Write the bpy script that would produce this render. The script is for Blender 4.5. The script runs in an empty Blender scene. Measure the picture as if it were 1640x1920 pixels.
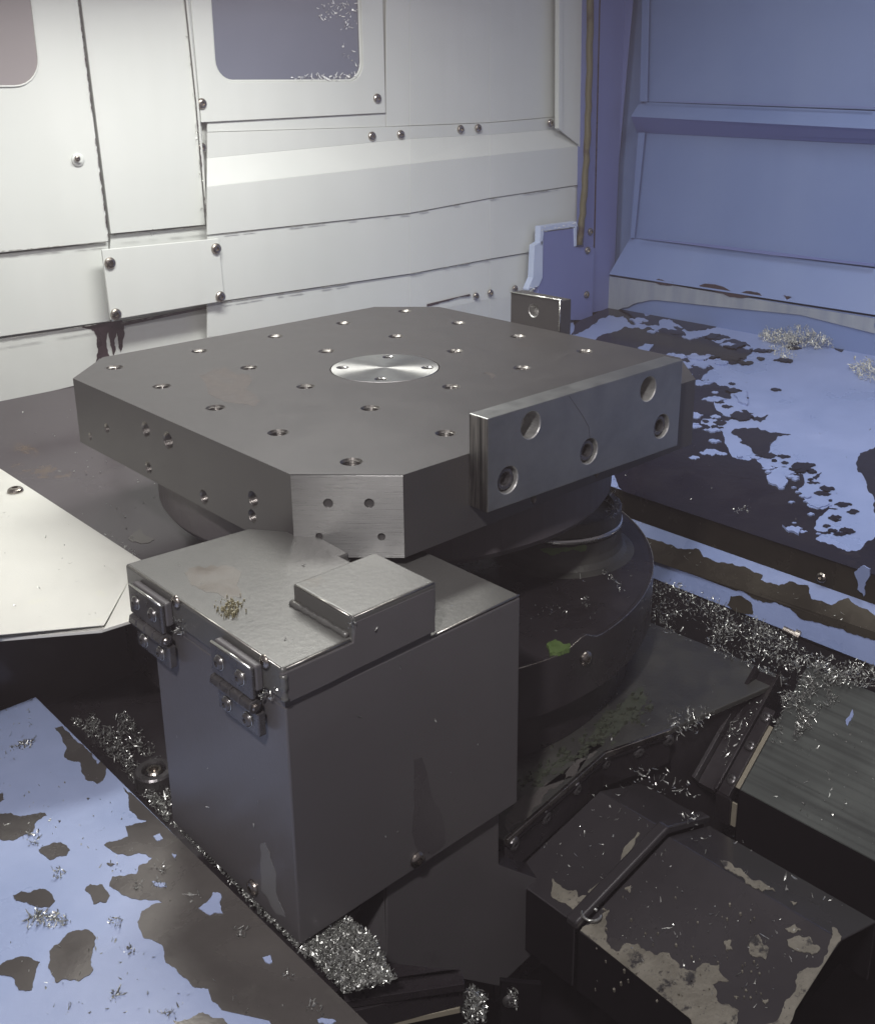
import bpy, bmesh, math, random
from mathutils import Vector, Matrix, noise
random.seed(7)
S = bpy.context.scene
COL = S.collection
PI = math.pi
# ------------------------------------------------------------------ camera
RC = Matrix(((0.73079904,-0.68254563,-0.00801465),(-0.20734126,-0.21078220,-0.95529077),(0.65034019,0.69978735,-0.29555930)))
CC = Vector((-0.6653886,-0.8118687,0.2793793)); FX, CX, CY = 1963.53, 840.439, 765.706
cam = bpy.data.cameras.new('camera'); camo = bpy.data.objects.new('camera', cam); COL.objects.link(camo)
m = Matrix((RC[0], -RC[1], -RC[2])).transposed().to_4x4(); m.translation = CC
camo.matrix_world = m
cam.sensor_fit = 'HORIZONTAL'; cam.sensor_width = 36
cam.lens = FX/1640*36; cam.shift_x = (820-CX)/1640; cam.shift_y = (CY-960)/1640
cam.clip_start = .02; cam.clip_end = 50
S.camera = camo
# ------------------------------------------------------------------ world and lamps
W = bpy.data.worlds.new('World'); S.world = W; W.use_nodes = True
bg = W.node_tree.nodes['Background']; bg.inputs[0].default_value = (.66,.62,.67,1); bg.inputs[1].default_value = .25
S.view_settings.view_transform = 'Standard'; S.view_settings.look = 'None'; S.view_settings.gamma = 1
S.view_settings.exposure = 0.0
def area(name, loc, tgt, sx, sy, power, color=(1,1,1), spread=180):
    l = bpy.data.lights.new(name, 'AREA'); l.spread = math.radians(spread); l.shape = 'RECTANGLE'; l.size = sx; l.size_y = sy; l.energy = power; l.color = color
    o = bpy.data.objects.new(name, l); COL.objects.link(o); o.location = loc
    o.rotation_euler = (Vector(tgt)-Vector(loc)).to_track_quat('-Z', 'Z').to_euler(); return o
wl = area('work_lamp', (.0,.22,.56), (-.36,.24,0), .50, .10, 7.5, (1,.995,.95)); wl.data.energy = 8.0; wl.rotation_euler = (math.radians(8), 0, math.radians(-4))
area('right_fill', (.30,-.55,1.15), (.95,-.35,.0), .6, .25, 4.6, (1,1,.98), 95)  # added fill light for the blue wall and floor, no known source
area('door_lamp', (-1.025,-.89,1.0), (-.2,-.25,-.15), .08, .08, 3.8, (1,.96,.96), 75)
# ------------------------------------------------------------------ pixel ray -> point on a true plane of the place
def ray(u, v): return (RC.transposed() @ Vector(((u-CX)/FX, (v-CY)/FX, 1)))
def at(u, v, **k):
    (a, val), = k.items(); i = 'xyz'.index(a); d = ray(u, v); return CC + d*((val-CC[i])/d[i])
def atp(u, v, p0, n):
    d = ray(u, v); return CC + d*((Vector(p0)-CC).dot(n)/d.dot(n))
def plane3(a, b, c):
    a, b, c = Vector(a), Vector(b), Vector(c); n = (b-a).cross(c-a).normalized()
    return a, (n if n.z > 0 else -n)
# ------------------------------------------------------------------ materials
def mat(name, c1, c2=None, rough=.5, metal=0., ns=8., detail=6., stretch=(1,1,1), rv=.12, bump=.0, bs=60., spots=None, aniso=0., coat=0., contrast=(.35,.65), streak=None, spec=.5, tdir=(0,0,1)):
    M = bpy.data.materials.new(name); M.use_nodes = True; nt = M.node_tree; N = nt.nodes; L = nt.links
    if aniso: tg = N.new('ShaderNodeCombineXYZ'); [setattr(tg.inputs[i], 'default_value', tdir[i]) for i in range(3)]; L.new(tg.outputs[0], N['Principled BSDF'].inputs['Tangent'])
    P = N['Principled BSDF']; c2 = c2 or c1
    tc = N.new('ShaderNodeTexCoord'); mp = N.new('ShaderNodeMapping'); mp.inputs['Scale'].default_value = stretch
    L.new(tc.outputs['Object'], mp.inputs['Vector'])
    nz = N.new('ShaderNodeTexNoise'); nz.inputs['Scale'].default_value = ns; nz.inputs['Detail'].default_value = detail; nz.inputs['Roughness'].default_value = .62; nz.inputs['Distortion'].default_value = .3
    L.new(mp.outputs[0], nz.inputs['Vector'])
    cr = N.new('ShaderNodeValToRGB'); cr.color_ramp.elements[0].position = contrast[0]; cr.color_ramp.elements[1].position = contrast[1]
    cr.color_ramp.elements[0].color = (*c1, 1); cr.color_ramp.elements[1].color = (*c2, 1)
    L.new(nz.outputs[0], cr.inputs[0]); col = cr.outputs[0]
    for (sc, lo, hi, sc_col) in (spots or []):
        n2 = N.new('ShaderNodeTexNoise'); n2.inputs['Scale'].default_value = sc; n2.inputs['Detail'].default_value = 8; n2.inputs['Roughness'].default_value = .7
        L.new(tc.outputs['Object'], n2.inputs['Vector'])
        r2 = N.new('ShaderNodeMapRange'); r2.inputs[1].default_value = lo; r2.inputs[2].default_value = hi; L.new(n2.outputs[0], r2.inputs[0])
        mx = N.new('ShaderNodeMix'); mx.data_type = 'RGBA'; L.new(r2.outputs[0], mx.inputs[0]); L.new(col, mx.inputs[6]); mx.inputs[7].default_value = (*sc_col, 1); col = mx.outputs[2]
    if streak:                      # fine brushed or dribbled lines: (scale vector, strength, colour)
        mp2 = N.new('ShaderNodeMapping'); mp2.inputs['Scale'].default_value = streak[0]; L.new(tc.outputs['Object'], mp2.inputs['Vector'])
        n3 = N.new('ShaderNodeTexNoise'); n3.inputs['Scale'].default_value = 1; n3.inputs['Detail'].default_value = 5; L.new(mp2.outputs[0], n3.inputs['Vector'])
        r3 = N.new('ShaderNodeMapRange'); r3.inputs[1].default_value = .45; r3.inputs[2].default_value = .7; r3.inputs[4].default_value = streak[1]; L.new(n3.outputs[0], r3.inputs[0])
        mx = N.new('ShaderNodeMix'); mx.data_type = 'RGBA'; L.new(r3.outputs[0], mx.inputs[0]); L.new(col, mx.inputs[6]); mx.inputs[7].default_value = (*streak[2], 1); col = mx.outputs[2]
    L.new(col, P.inputs['Base Color'])
    rr = N.new('ShaderNodeMapRange'); rr.inputs[1].default_value = .3; rr.inputs[2].default_value = .7
    rr.inputs[3].default_value = max(.04, rough-rv); rr.inputs[4].default_value = min(1, rough+rv); L.new(nz.outputs[0], rr.inputs[0]); L.new(rr.outputs[0], P.inputs['Roughness'])
    P.inputs['Metallic'].default_value = metal; P.inputs['Specular IOR Level'].default_value = spec
    if coat: P.inputs['Coat Weight'].default_value = coat; P.inputs['Coat Roughness'].default_value = .12
    if aniso:
        P.inputs['Anisotropic'].default_value = aniso
    if bump:
        nb = N.new('ShaderNodeTexNoise'); nb.inputs['Scale'].default_value = bs; nb.inputs['Detail'].default_value = 5; L.new(mp.outputs[0], nb.inputs['Vector'])
        b = N.new('ShaderNodeBump'); b.inputs['Strength'].default_value = bump; b.inputs['Distance'].default_value = .002; L.new(nb.outputs[0], b.inputs['Height']); L.new(b.outputs[0], P.inputs['Normal'])
    return M
MT = {}
MT['pallet'] = mat('dark_phosphated_steel', (.053,.0505,.0505), (.059,.056,.056), .44, .3, 18, rv=.04, bump=.10, bs=900, spots=[(8,.66,.74,(.062,.050,.044)),(300,.64,.70,(.028,.026,.026)),(700,.62,.68,(.085,.08,.078))])
MT['pallet_side'] = MT['pallet']
MT['bright'] = mat('machined_steel', (.42,.42,.41), (.56,.56,.54), .26, 1, 30, rv=.08, bump=.05, bs=400)
MT['ground'] = mat('ground_steel', (.20,.205,.20), (.26,.265,.26), .36, .8, 25, rv=.06, bump=.08, bs=1500, stretch=(1,1,1), spots=[(400,.66,.74,(.10,.10,.10))])
MT['edge'] = mat('chamfered_bright_edge', (.62,.62,.58), rough=.25, metal=1)
MT['corner'] = mat('brushed_corner_steel', (.24,.24,.235), (.27,.27,.265), .28, 1, 1, stretch=(30,30,1500), rv=.012, bump=.0, spots=[(500,.68,.74,(.35,.35,.35))], aniso=.95)
MT['bore'] = mat('bored_hole', (.36,.36,.35), (.52,.52,.50), .42, .75, 90, rv=.1)
MT['end_face'] = mat('milled_end_face', (.16,.16,.155), (.62,.60,.56), .34, 1, 1, stretch=(1,260,12), rv=.05, contrast=(.4,.62), aniso=.8)
MT['thread'] = mat('threaded_hole', (.15,.14,.13), (.24,.23,.215), .36, 1, 200, rv=.1)
MT['grey_residue'] = mat('grey_blue_residue', (.20,.23,.30), (.27,.30,.35), .45, 0, 6, rv=.1, stretch=(6,6,1), streak=((80,80,8), .3, (.32,.33,.36)))
MT['moss'] = mat('faint_green_residue', (.034,.040,.026), (.044,.050,.034), .5, 0, 80, rv=.1, bump=.2, bs=300)
MT['black_steel'] = mat('black_oiled_steel', (.018,.015,.017), (.032,.028,.031), .30, .2, 12, rv=.14, bump=.12, bs=160, spots=[(16,.60,.75,(.045,.04,.038))])
MT['casting'] = mat('dark_cast_base', (.032,.032,.030), (.055,.055,.048), .42, .1, 16, rv=.15, bump=.25, bs=260, spots=[(10,.62,.78,(.07,.06,.045))])
MT['box'] = mat('grey_black_box_steel', (.088,.083,.086), (.100,.095,.098), .40, .25, 5, rv=.1, bump=.05, bs=300, spots=[(6,.62,.72,(.055,.050,.056))], streak=((50,50,3.5), .3, (.088,.086,.092)))
MT['lid_stain'] = mat('faint_rust_film', (.092,.078,.064), (.115,.108,.098), .42, .4, 30, contrast=(.35,.6))
MT['box_pale'] = mat('pale_dried_film', (.115,.115,.118), (.14,.14,.14), .45, .1, 30)
MT['box_oil'] = mat('oil_film', (.058,.053,.057), (.072,.067,.071), .28, .2, 12)
MT['worn'] = mat('highlight_edge_steel', (.34,.33,.30), (.20,.195,.18), .35, .9, 60)  # bright tone standing in for highlights on lid and box edges
MT['grime'] = mat('grey_grime', (.16,.155,.14), (.30,.30,.28), .6, 0, 50)
MT['lid'] = mat('lid_steel', (.105,.105,.100), (.122,.121,.114), .38, .45, 5, rv=.05, bump=.07, bs=250, spots=[(9,.66,.78,(.10,.085,.068)),(260,.67,.72,(.07,.062,.055))])
MT['white'] = mat('white_enamel', (.60,.625,.60), (.65,.67,.645), .34, 0, 3, rv=.06, bump=.25, bs=5, spots=[(30,.70,.80,(.5,.5,.47)),(160,.70,.76,(.42,.42,.39))], streak=((30,30,3), .12, (.52,.53,.50)))
MT['white_dull'] = mat('white_enamel_stained', (.58,.60,.57), (.63,.65,.62), .42, 0, 5, rv=.1, bump=.04, bs=90, streak=((60,60,5), .12, (.5,.49,.46)))
MT['guard'] = mat('cream_enamel', (.58,.58,.535), (.64,.64,.59), .40, 0, 6, rv=.1, bump=.03, bs=120, spots=[(25,.62,.75,(.62,.62,.54))])
MT['blue'] = mat('blue_enamel', (.15,.208,.40), (.172,.232,.43), .40, 0, 4, rv=.08, bump=.12, bs=7, streak=((9,9,.8), .5, (.185,.245,.435)), spots=[(14,.66,.8,(.13,.15,.27))])
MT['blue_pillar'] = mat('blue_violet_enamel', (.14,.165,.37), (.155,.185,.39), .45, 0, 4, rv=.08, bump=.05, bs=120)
MT['blue_floor'] = mat('worn_blue_paint', (.195,.25,.44), (.24,.295,.50), .34, 0, 9, rv=.12, bump=.25, bs=60, spots=[(60,.68,.74,(.16,.17,.25))])
MT['blue_sill'] = mat('lit_blue_paint', (.29,.355,.54), (.34,.405,.60), .36, 0, 9, rv=.1, bump=.2, bs=60, spots=[(60,.68,.74,(.22,.24,.33))])  # floor blue made lighter, stronger light on the sill put into colour
MT['bare'] = mat('bare_wet_steel', (.007,.005,.008), (.014,.011,.013), .14, .1, 12, rv=.12, bump=.15, bs=120, spots=[(30,.62,.75,(.05,.04,.04))])
MT['brown'] = mat('oily_bare_steel', (.10,.092,.086), (.145,.135,.125), .26, .4, 9, rv=.10, bump=.04, bs=400, spots=[(11,.54,.68,(.17,.165,.145)),(240,.68,.72,(.02,.017,.017))])
MT['straw'] = mat('straw_coloured_grit', (.17,.15,.08), (.22,.20,.12), .5, 0, 90)
MT['cover'] = mat('wet_dark_cover', (.034,.031,.034), (.048,.044,.047), .24, .25, 7, rv=.08, bump=.06, bs=120, spots=[(14,.62,.74,(.06,.055,.052)),(420,.68,.72,(.14,.13,.12))], coat=.3)
MT['lipmetal'] = mat('brown_wet_lip', (.04,.034,.026), (.065,.056,.042), .28, .5, 10, rv=.12, bump=.12, bs=120)
MT['tan'] = mat('dried_coolant_residue', (.13,.12,.095), (.23,.215,.175), .5, .1, 22, rv=.15, bump=.35, bs=300, spots=[(45,.56,.62,(.03,.028,.028)),(220,.6,.66,(.04,.036,.034))])
MT['floor_dark'] = mat('dark_wet_floor', (.055,.046,.052), (.075,.065,.072), .20, .2, 4, rv=.08, bump=.05, bs=60, spots=[(10,.64,.7,(.095,.07,.055))])
MT['rubber'] = mat('olive_rubber', (.115,.10,.055), (.055,.035,.025), .55, 0, 18, rv=.1, bump=.4, bs=120, contrast=(.5,.62))
MT['gasket'] = mat('tan_gasket', (.20,.18,.135), (.25,.225,.17), .55, 0, 20, rv=.1)
MT['slide'] = mat('smeared_slide_steel', (.085,.095,.090), (.11,.122,.114), .34, .45, 7, rv=.1, bump=.06, bs=200, streak=((260,5,5), .65, (.035,.038,.038)))
MT['screw'] = mat('screw_steel', (.30,.27,.24), (.42,.39,.35), .28, 1, 60, rv=.1)
MT['dark_screw'] = mat('black_screw', (.09,.086,.088), (.13,.125,.126), .30, .7, 60, rv=.1)
MT['chip'] = mat('aluminium_chips', (.22,.225,.21), (.56,.57,.54), .32, .75, 220, rv=.1)
MT['glass'] = mat('violet_grey_window', (.13,.145,.195), (.155,.168,.22), .16, 0, 2, rv=.03, coat=.3)
MT['glass_warm'] = mat('warm_grey_window', (.26,.235,.24), (.29,.265,.27), .2, 0, 2, rv=.03)
MT['green'] = mat('green_paint_remnant', (.06,.10,.025), (.09,.14,.04), .5, 0, 80, rv=.1, bump=.3, bs=300)
MT['seal'] = mat('clear_silicone', (.70,.72,.73), (.85,.86,.86), .2, .1, 90, rv=.08, bump=.5, bs=200)
MT['dark_gap_shade'] = mat('black_gap_shade', (.005,.004,.005), rough=.8, spec=.08)  # flat black for gaps, also stands in for shade on side faces
MT['flange'] = mat('flange_steel', (.060,.053,.056), (.074,.066,.069), .5, .1, 14)
MT['top_stain'] = mat('thin_rust_film', (.062,.051,.046), (.056,.050,.048), .5, .2, 60)
MT['pale_blue'] = mat('lit_edge_blue', (.42,.50,.68), (.50,.57,.73), .35, 0, 20)  # paler bracket blue, light on its folded edges put into colour
MT['chip_dull'] = mat('dull_chips', (.36,.37,.33), (.66,.66,.61), .4, .25, 180)
MT['stain'] = mat('black_oil_stain', (.03,.02,.025), (.05,.03,.035), .3, 0, 40)
def radial(Mname):
    M = MT['bright'].copy(); M.name = Mname; nt = M.node_tree; P = nt.nodes['Principled BSDF']
    P.inputs['Anisotropic'].default_value = .85; P.inputs['Roughness'].default_value = .3
    for l in list(P.inputs['Roughness'].links)+list(P.inputs['Normal'].links): nt.links.remove(l)
    t = nt.nodes.new('ShaderNodeTangent'); t.direction_type = 'RADIAL'; t.axis = 'Z'; nt.links.new(t.outputs[0], P.inputs['Tangent']); return M
MT['disc'] = radial('turned_disc_steel')
# ------------------------------------------------------------------ object helpers
def props(o, label=None, cat=None, group=None, kind=None):
    if label: o['label'] = label
    if cat: o['category'] = cat
    if group: o['group'] = group
    if kind: o['kind'] = kind
    return o
def thing(name, label, cat, loc=(0,0,0), group=None):
    o = bpy.data.objects.new(name, None); COL.objects.link(o); o.location = loc; o.empty_display_size = .02
    return props(o, label, cat, group)
def origin(p):
    v = Vector((0,0,0))
    while p is not None: v += p.location; p = p.parent
    return v
def link(name, me, m, parent=None, kind=None, loc=None, rot=None, smooth=False):
    o = bpy.data.objects.new(name, me); COL.objects.link(o)
    if m is not None and not me.materials: me.materials.append(m)
    if smooth:
        for p in me.polygons: p.use_smooth = True
    if loc is not None: o.location = Vector(loc)-origin(parent)
    else: o.location = -origin(parent)
    if rot is not None: o.rotation_euler = rot
    if parent is not None: o.parent = parent
    if kind: o['kind'] = kind
    return o
def mesh(name, V, F):
    me = bpy.data.meshes.new(name); me.from_pydata([tuple(v) for v in V], [], F); me.update(); return me
def fix(me):
    b = bmesh.new(); b.from_mesh(me); bmesh.ops.recalc_face_normals(b, faces=b.faces); b.to_mesh(me); b.free(); return me
def bevel(o, w=.0008, seg=2, ang=30):
    md = o.modifiers.new('bevel', 'BEVEL'); md.width = w; md.segments = seg; md.limit_method = 'ANGLE'; md.angle_limit = math.radians(ang); md.harden_normals = False; return o
def prism(name, pts, vec, m, parent=None, bv=0., kind=None, seg=2):
    """solid: polygon pts swept by vec"""
    vec = Vector(vec); n = len(pts); V = [Vector(p) for p in pts]+[Vector(p)+vec for p in pts]
    F = [list(range(n)), list(range(2*n-1, n-1, -1))]+[[i, (i+1) % n, n+(i+1) % n, n+i] for i in range(n)]
    o = link(name, fix(mesh(name, V, F)), m, parent, kind)
    if bv: bevel(o, bv, seg)
    return o
def box(name, a, b, m, parent=None, bv=0., kind=None):
    x0, y0, z0 = a; x1, y1, z1 = b
    return prism(name, [(x0,y0,z0),(x1,y0,z0),(x1,y1,z0),(x0,y1,z0)], (0,0,z1-z0), m, parent, bv, kind)
def lathe_mesh(name, prof, seg=48, a0=0., a1=2*PI):
    full = abs(a1-a0-2*PI) < 1e-6; V = []; F = []; n = len(prof); k = seg if full else seg+1
    for i in range(k):
        a = a0+(a1-a0)*i/seg
        for r, z in prof: V.append((r*math.cos(a), r*math.sin(a), z))
    for i in range(seg):
        j = (i+1) % k
        for q in range(n-1): F.append([i*n+q, j*n+q, j*n+q+1, i*n+q+1])
    me = mesh(name, V, F); b = bmesh.new(); b.from_mesh(me); bmesh.ops.remove_doubles(b, verts=b.verts, dist=1e-6)
    bmesh.ops.recalc_face_normals(b, faces=b.faces); b.to_mesh(me); b.free(); return me
def align(n, spin=0.):
    q = Vector(n).normalized().to_track_quat('Z', 'Y'); return (q.to_matrix() @ Matrix.Rotation(spin, 3, 'Z')).to_euler()
def boolean_cut(o, cutters):
    """o minus the joined cutters, baked into o's mesh"""
    b = bmesh.new(); mats = []
    for me, M4 in cutters:
        t = bmesh.new(); t.from_mesh(me); t.transform(M4); tmp = bpy.data.meshes.new('t'); t.to_mesh(tmp); t.free(); b.from_mesh(tmp); bpy.data.meshes.remove(tmp)
    bmesh.ops.recalc_face_normals(b, faces=b.faces)
    cm = bpy.data.meshes.new('cut'); b.to_mesh(cm); b.free(); cm.materials.append(o.data.materials[0]); cm.materials.append(MT['bright'])
    for p in cm.polygons: p.material_index = 1
    if len(o.data.materials) < 2: o.data.materials.append(MT['bright'])
    co = bpy.data.objects.new('cut', cm); COL.objects.link(co)
    md = o.modifiers.new('b', 'BOOLEAN'); md.operation = 'DIFFERENCE'; md.object = co; md.solver = 'EXACT'
    ol = o.location.copy(); op = o.parent; o.parent = None; o.location = (0,0,0)
    bpy.context.view_layer.update(); dg = bpy.context.evaluated_depsgraph_get()
    nm = bpy.data.meshes.new_from_object(o.evaluated_get(dg)); o.modifiers.remove(md); o.data = nm
    o.parent = op; o.location = ol
    bpy.data.objects.remove(co); bpy.data.meshes.remove(cm)
    return o
def thread_cutter(r, depth, cham=.0015, pitch=.0015, seg=28, flip=False):
    p = [(0, .004), (r+cham, .004), (r+cham, .0002), (r, -cham)]; z = -cham; k = 0
    while z > -depth:
        z -= pitch/2; k += 1; p.append((r-(.0009 if k % 2 else 0), z))
    p += [(r*.9, -depth-.001), (0, -depth-.001)]
    return lathe_mesh('thread', p, seg)
def place(n, loc): return Matrix.Translation(Vector(loc)) @ Vector(n).normalized().to_track_quat('Z', 'Y').to_matrix().to_4x4()
# socket button screw, head radius 1
def screw_mesh(name, r, dome=.55, hexr=.42, cross=False):
    me = bpy.data.meshes.new(name); b = bmesh.new(); seg = 24; rings = []
    prof = [(1.0,0),(1.0,.12),(.93,.30),(.78,.44),(.60,.52),(hexr*1.12,dome)]
    for (rr, z) in prof: rings.append([b.verts.new((rr*r*math.cos(2*PI*i/seg), rr*r*math.sin(2*PI*i/seg), z*r)) for i in range(seg)])
    hx = []
    for z in (dome, dome-.38):
        row = []
        for i in range(seg):
            a = 2*PI*i/seg; am = (a % (PI/3))-PI/6; rad = hexr*math.cos(PI/6)/math.cos(am)
            row.append(b.verts.new((rad*r*math.cos(a), rad*r*math.sin(a), z*r)))
        hx.append(row)
    rings += hx
    for q in range(len(rings)-1):
        for i in range(seg): b.faces.new((rings[q][i], rings[q][(i+1) % seg], rings[q+1][(i+1) % seg], rings[q+1][i]))
    b.faces.new(rings[-1]); bmesh.ops.recalc_face_normals(b, faces=b.faces)
    b.to_mesh(me); b.free(); return me
SCR = {}
def screw(loc, n, r, m='screw', parent=None, spin=None, name='screw'):
    key = (round(r, 4), m)
    if key not in SCR:
        me = screw_mesh('screw', r); me.materials.append(MT[m]); SCR[key] = me
    o = link(name, SCR[key], None, parent, loc=loc, rot=align(n, spin if spin is not None else random.random()*6))
    return o
def jag(P, depth=4, amp=.16, rnd=None):
    """2-D outline with ragged, rounded edges"""
    rnd = rnd or random
    P = [Vector(p) for p in P]
    for d in range(depth):
        Q = []
        for i, a in enumerate(P):
            b = P[(i+1) % len(P)]; e = b-a; Q.append(a)
            if 2.0 < e.length < 75: 
                Q.append((a+b)/2+Vector((-e.y, e.x))*rnd.uniform(-amp, amp))
        P = Q
    return P
def patches(name, polys, fn, n, m, parent, h=.0006, depth=3, amp=.16, holes=None):
    """thin ragged layers (paint, residue) on a surface; polys in photo pixels, fn maps to the surface"""
    b = bmesh.new(); n = Vector(n).normalized()
    for k, P in enumerate(polys):
        J = jag([Vector(p) for p in P], depth, amp)
        vs = [b.verts.new(Vector(fn(p.x, p.y))+n*(h+.00003*k)) for p in J]
        f = b.faces.new(vs)
        low = [b.verts.new(v.co-n*(h+.00003*k)*1.2) for v in vs]
        for i in range(len(vs)):
            j = (i+1) % len(vs); b.faces.new((vs[i], low[i], low[j], vs[j]))
    bmesh.ops.recalc_face_normals(b, faces=b.faces)
    bmesh.ops.triangulate(b, faces=[f for f in b.faces if len(f.verts) > 4], ngon_method='EAR_CLIP')
    me = bpy.data.meshes.new(name); b.to_mesh(me); b.free()
    return link(name, me, MT[m], parent, kind='stuff')
# ------------------------------------------------------------------ chips
def chips(name, spots, label, parent=None, cat='metal chips', size=(.003,.009), m='chip', ws=1.):
    """spots: (point, normal, lift) list; curled slivers"""
    V = []; F = []
    for (p, n, lift) in spots:
        L = random.uniform(*size); L = L*random.choice((.35,.5,.7,1,1.15)); w = ws*random.uniform(.0005,.0013)*(1.6 if random.random() < .08 else 1); seg = random.choice((2,3,4)); curl = random.uniform(.2,2.6)*(1 if random.random() < .6 else 1.8); tw = random.uniform(-1.2,1.2)
        z = Vector(n).normalized(); a = random.uniform(0, 2*PI); t = z.orthogonal().normalized(); s = z.cross(t); d = t*math.cos(a)+s*math.sin(a)
        tilt = random.gauss(0, .45 if lift < .002 else .9); d = (d*math.cos(tilt)+z*math.sin(tilt)).normalized(); up = (z-d*z.dot(d)).normalized()
        if lift > .002: up = (up+Vector((random.gauss(0,.6), random.gauss(0,.6), random.gauss(0,.6)))).normalized(); up = (up-d*up.dot(d)).normalized()
        side = d.cross(up); pos = Vector(p)+z*(lift+.0009); b0 = len(V); ang = -curl/2
        pos = pos-d*L/2
        for i in range(seg+1):
            dd = d*math.cos(ang)-up*math.sin(ang)*-1; sd = (side*math.cos(tw*i/seg)+up*math.sin(tw*i/seg))
            wi = w*(.35 if i in (0, seg) else 1)*.5; V += [pos-sd*wi, pos+sd*wi]
            pos = pos+dd*(L/seg); ang += curl/seg
        for i in range(seg): F.append([b0+2*i, b0+2*i+1, b0+2*i+3, b0+2*i+2])
    me = mesh(name, V, F); o = link(name, me, MT[m], parent, kind='stuff')
    if parent is None: props(o, label, cat)
    return o
def inpoly(x, y, P):
    c = False; j = len(P)-1
    for i in range(len(P)):
        xi, yi = P[i]; xj, yj = P[j]
        if (yi > y) != (yj > y) and x < (xj-xi)*(y-yi)/(yj-yi)+xi: c = not c
        j = i
    return c
def sample(P, k):
    xs = [p[0] for p in P]; ys = [p[1] for p in P]; out = []
    while len(out) < k:
        x = random.uniform(min(xs), max(xs)); y = random.uniform(min(ys), max(ys))
        if inpoly(x, y, P): out.append((x, y))
    return out
def zone(P, k, fn, n=(0,0,1), lift=.0, clump=0.):
    """k chip spots inside outline P; clump>0 gathers them, lift heaps them towards the middle"""
    out = []; cx = sum(p[0] for p in P)/len(P); cy = sum(p[1] for p in P)/len(P); R = max(math.hypot(p[0]-cx, p[1]-cy) for p in P)
    for (x, y) in sample(P, k):
        if clump and noise.noise(Vector((x/28, y/28, 3.3))) < random.uniform(-.6,.5)*clump: continue
        d = 1-min(1, math.hypot(x-cx, y-cy)/R); out.append((fn(x, y), n, random.random()*lift*(.3+d)))
    return out
# ================================================================== SETTING
MM = .001
# ---- floors (sloping sheets) and the pit under everything
XR, YW = .412, .600                       # ridge of the right floor; plane of the white wall
FR = plane3((XR,0,-.25), (XR,-.5,-.25), (1.108,0,-.18))
frp = lambda u, v: atp(u, v, *FR)
FL = plane3((-.6,.62,-.127), (.3,.62,-.127), (-.6,-.12,-.195))
flp = lambda u, v: atp(u, v, *FL)
pit = prism('floor', [(-1.6,-1.6,-.60),(1.6,-1.6,-.60),(1.6,1.2,-.60),(-1.6,1.2,-.60)], (0,0,-.02), MT['dark_gap_shade'], kind='structure')
fr = prism('right_floor', [(XR,-1.3,-.25),(1.112,-1.3,-.18),(1.112,.64,-.18),(XR,.64,-.25)], (0,0,-.004), MT['blue_floor'], kind='structure')
pp = prism  # shorthand
prism('floor_lip', [(XR-.0012,-1.3,-.2503),(XR-.0012,.64,-.2503),(XR-.0012,.64,-.2862),(XR-.0012,-1.3,-.2862)], (.003,0,0), MT['lipmetal'], fr)
def strip(name, xa, za, xb, zb, m): return prism(name, [(xa,-1.3,za),(xb,-1.3,zb),(xb,.64,zb),(xa,.64,za)], (.003,0,-.003), m, fr)
s1 = strip('sloping_apron', XR-.001, -.2866, .391, -.3125, MT['blue_floor'])
s2 = strip('lower_apron', .3895, -.3150, .379, -.342, MT['blue_floor'])
prism('apron_edge', [(.3792,-1.3,-.3435),(.3792,.64,-.3435),(.3792,.64,-.42),(.3792,-1.3,-.42)], (.004,0,0), MT['dark_gap_shade'], fr)
S1 = plane3((XR-.001,0,-.2866), (XR-.001,-.5,-.2866), (.391,0,-.3125)); S2 = plane3((.3895,0,-.3150), (.3895,-.5,-.3150), (.379,0,-.342))
fl = prism('left_floor', [(-1.2,.62,-.127),(.28,.62,-.127),(.28,.30,-.1564),(-.08,.10,-.1748),(-.08,-.12,-.195),(-.21,-.12,-.195),(-.21,.09,-.1757),(-1.2,.09,-.1757)], (0,0,-.004), MT['floor_dark'], kind='structure')
# bare steel showing through the worn paint
D_right = [
 [(1062,640),(1075,603),(1100,585),(1140,571),(1180,575),(1245,590),(1350,607),(1335,615),(1270,607),(1238,599),(1235,611),(1190,608),(1168,592),(1120,602),(1090,622)],
 [(1060,690),(1095,645),(1130,627),(1190,614),(1230,622),(1290,630),(1345,644),(1411,654),(1395,674),(1372,682),(1330,672),(1288,668),(1300,686),(1338,690),(1313,711),(1333,715),(1367,727),(1371,746),(1338,752),(1342,769),(1379,781),(1317,785),(1313,794),(1333,806),(1354,810),(1358,831),(1380,860),(1416,856),(1429,876),(1470,880),(1505,890),(1508,906),(1495,919),(1525,942),(1554,949),(1525,991),(1558,1001),(1528,1011),(1570,1028),(1607,1033),(1627,1014),(1655,985),(1800,1000),(1950,1080),(2100,1120),(2100,1224),(1655,1084),(1166,921),(1150,890),(1090,800)],
 [(1612,850),(1655,822),(1655,985),(1638,960),(1625,915),(1608,885)],
 [(1560,648),(1585,644),(1578,660)], [(1262,612),(1290,614),(1276,620)], [(1300,607),(1330,612),(1318,618)],
 [(1500,872),(1512,869),(1510,878)], [(1523,895),(1540,886),(1530,900)], [(1370,812),(1420,802),(1445,812),(1482,815),(1440,832),(1405,838),(1388,822)], [(1383,784),(1440,778),(1425,792)],
 [(1545,948),(1570,955),(1550,955)], [(1562,972),(1577,975),(1565,979)],[(1390,770),(1412,775),(1400,780)],[(1480,640),(1500,643),(1488,648)],[(1405,835),(1450,828),(1440,850),(1415,852)],
]
isl_d, isl_b = [], []
edge_ = D_right[1][4:46]
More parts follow.
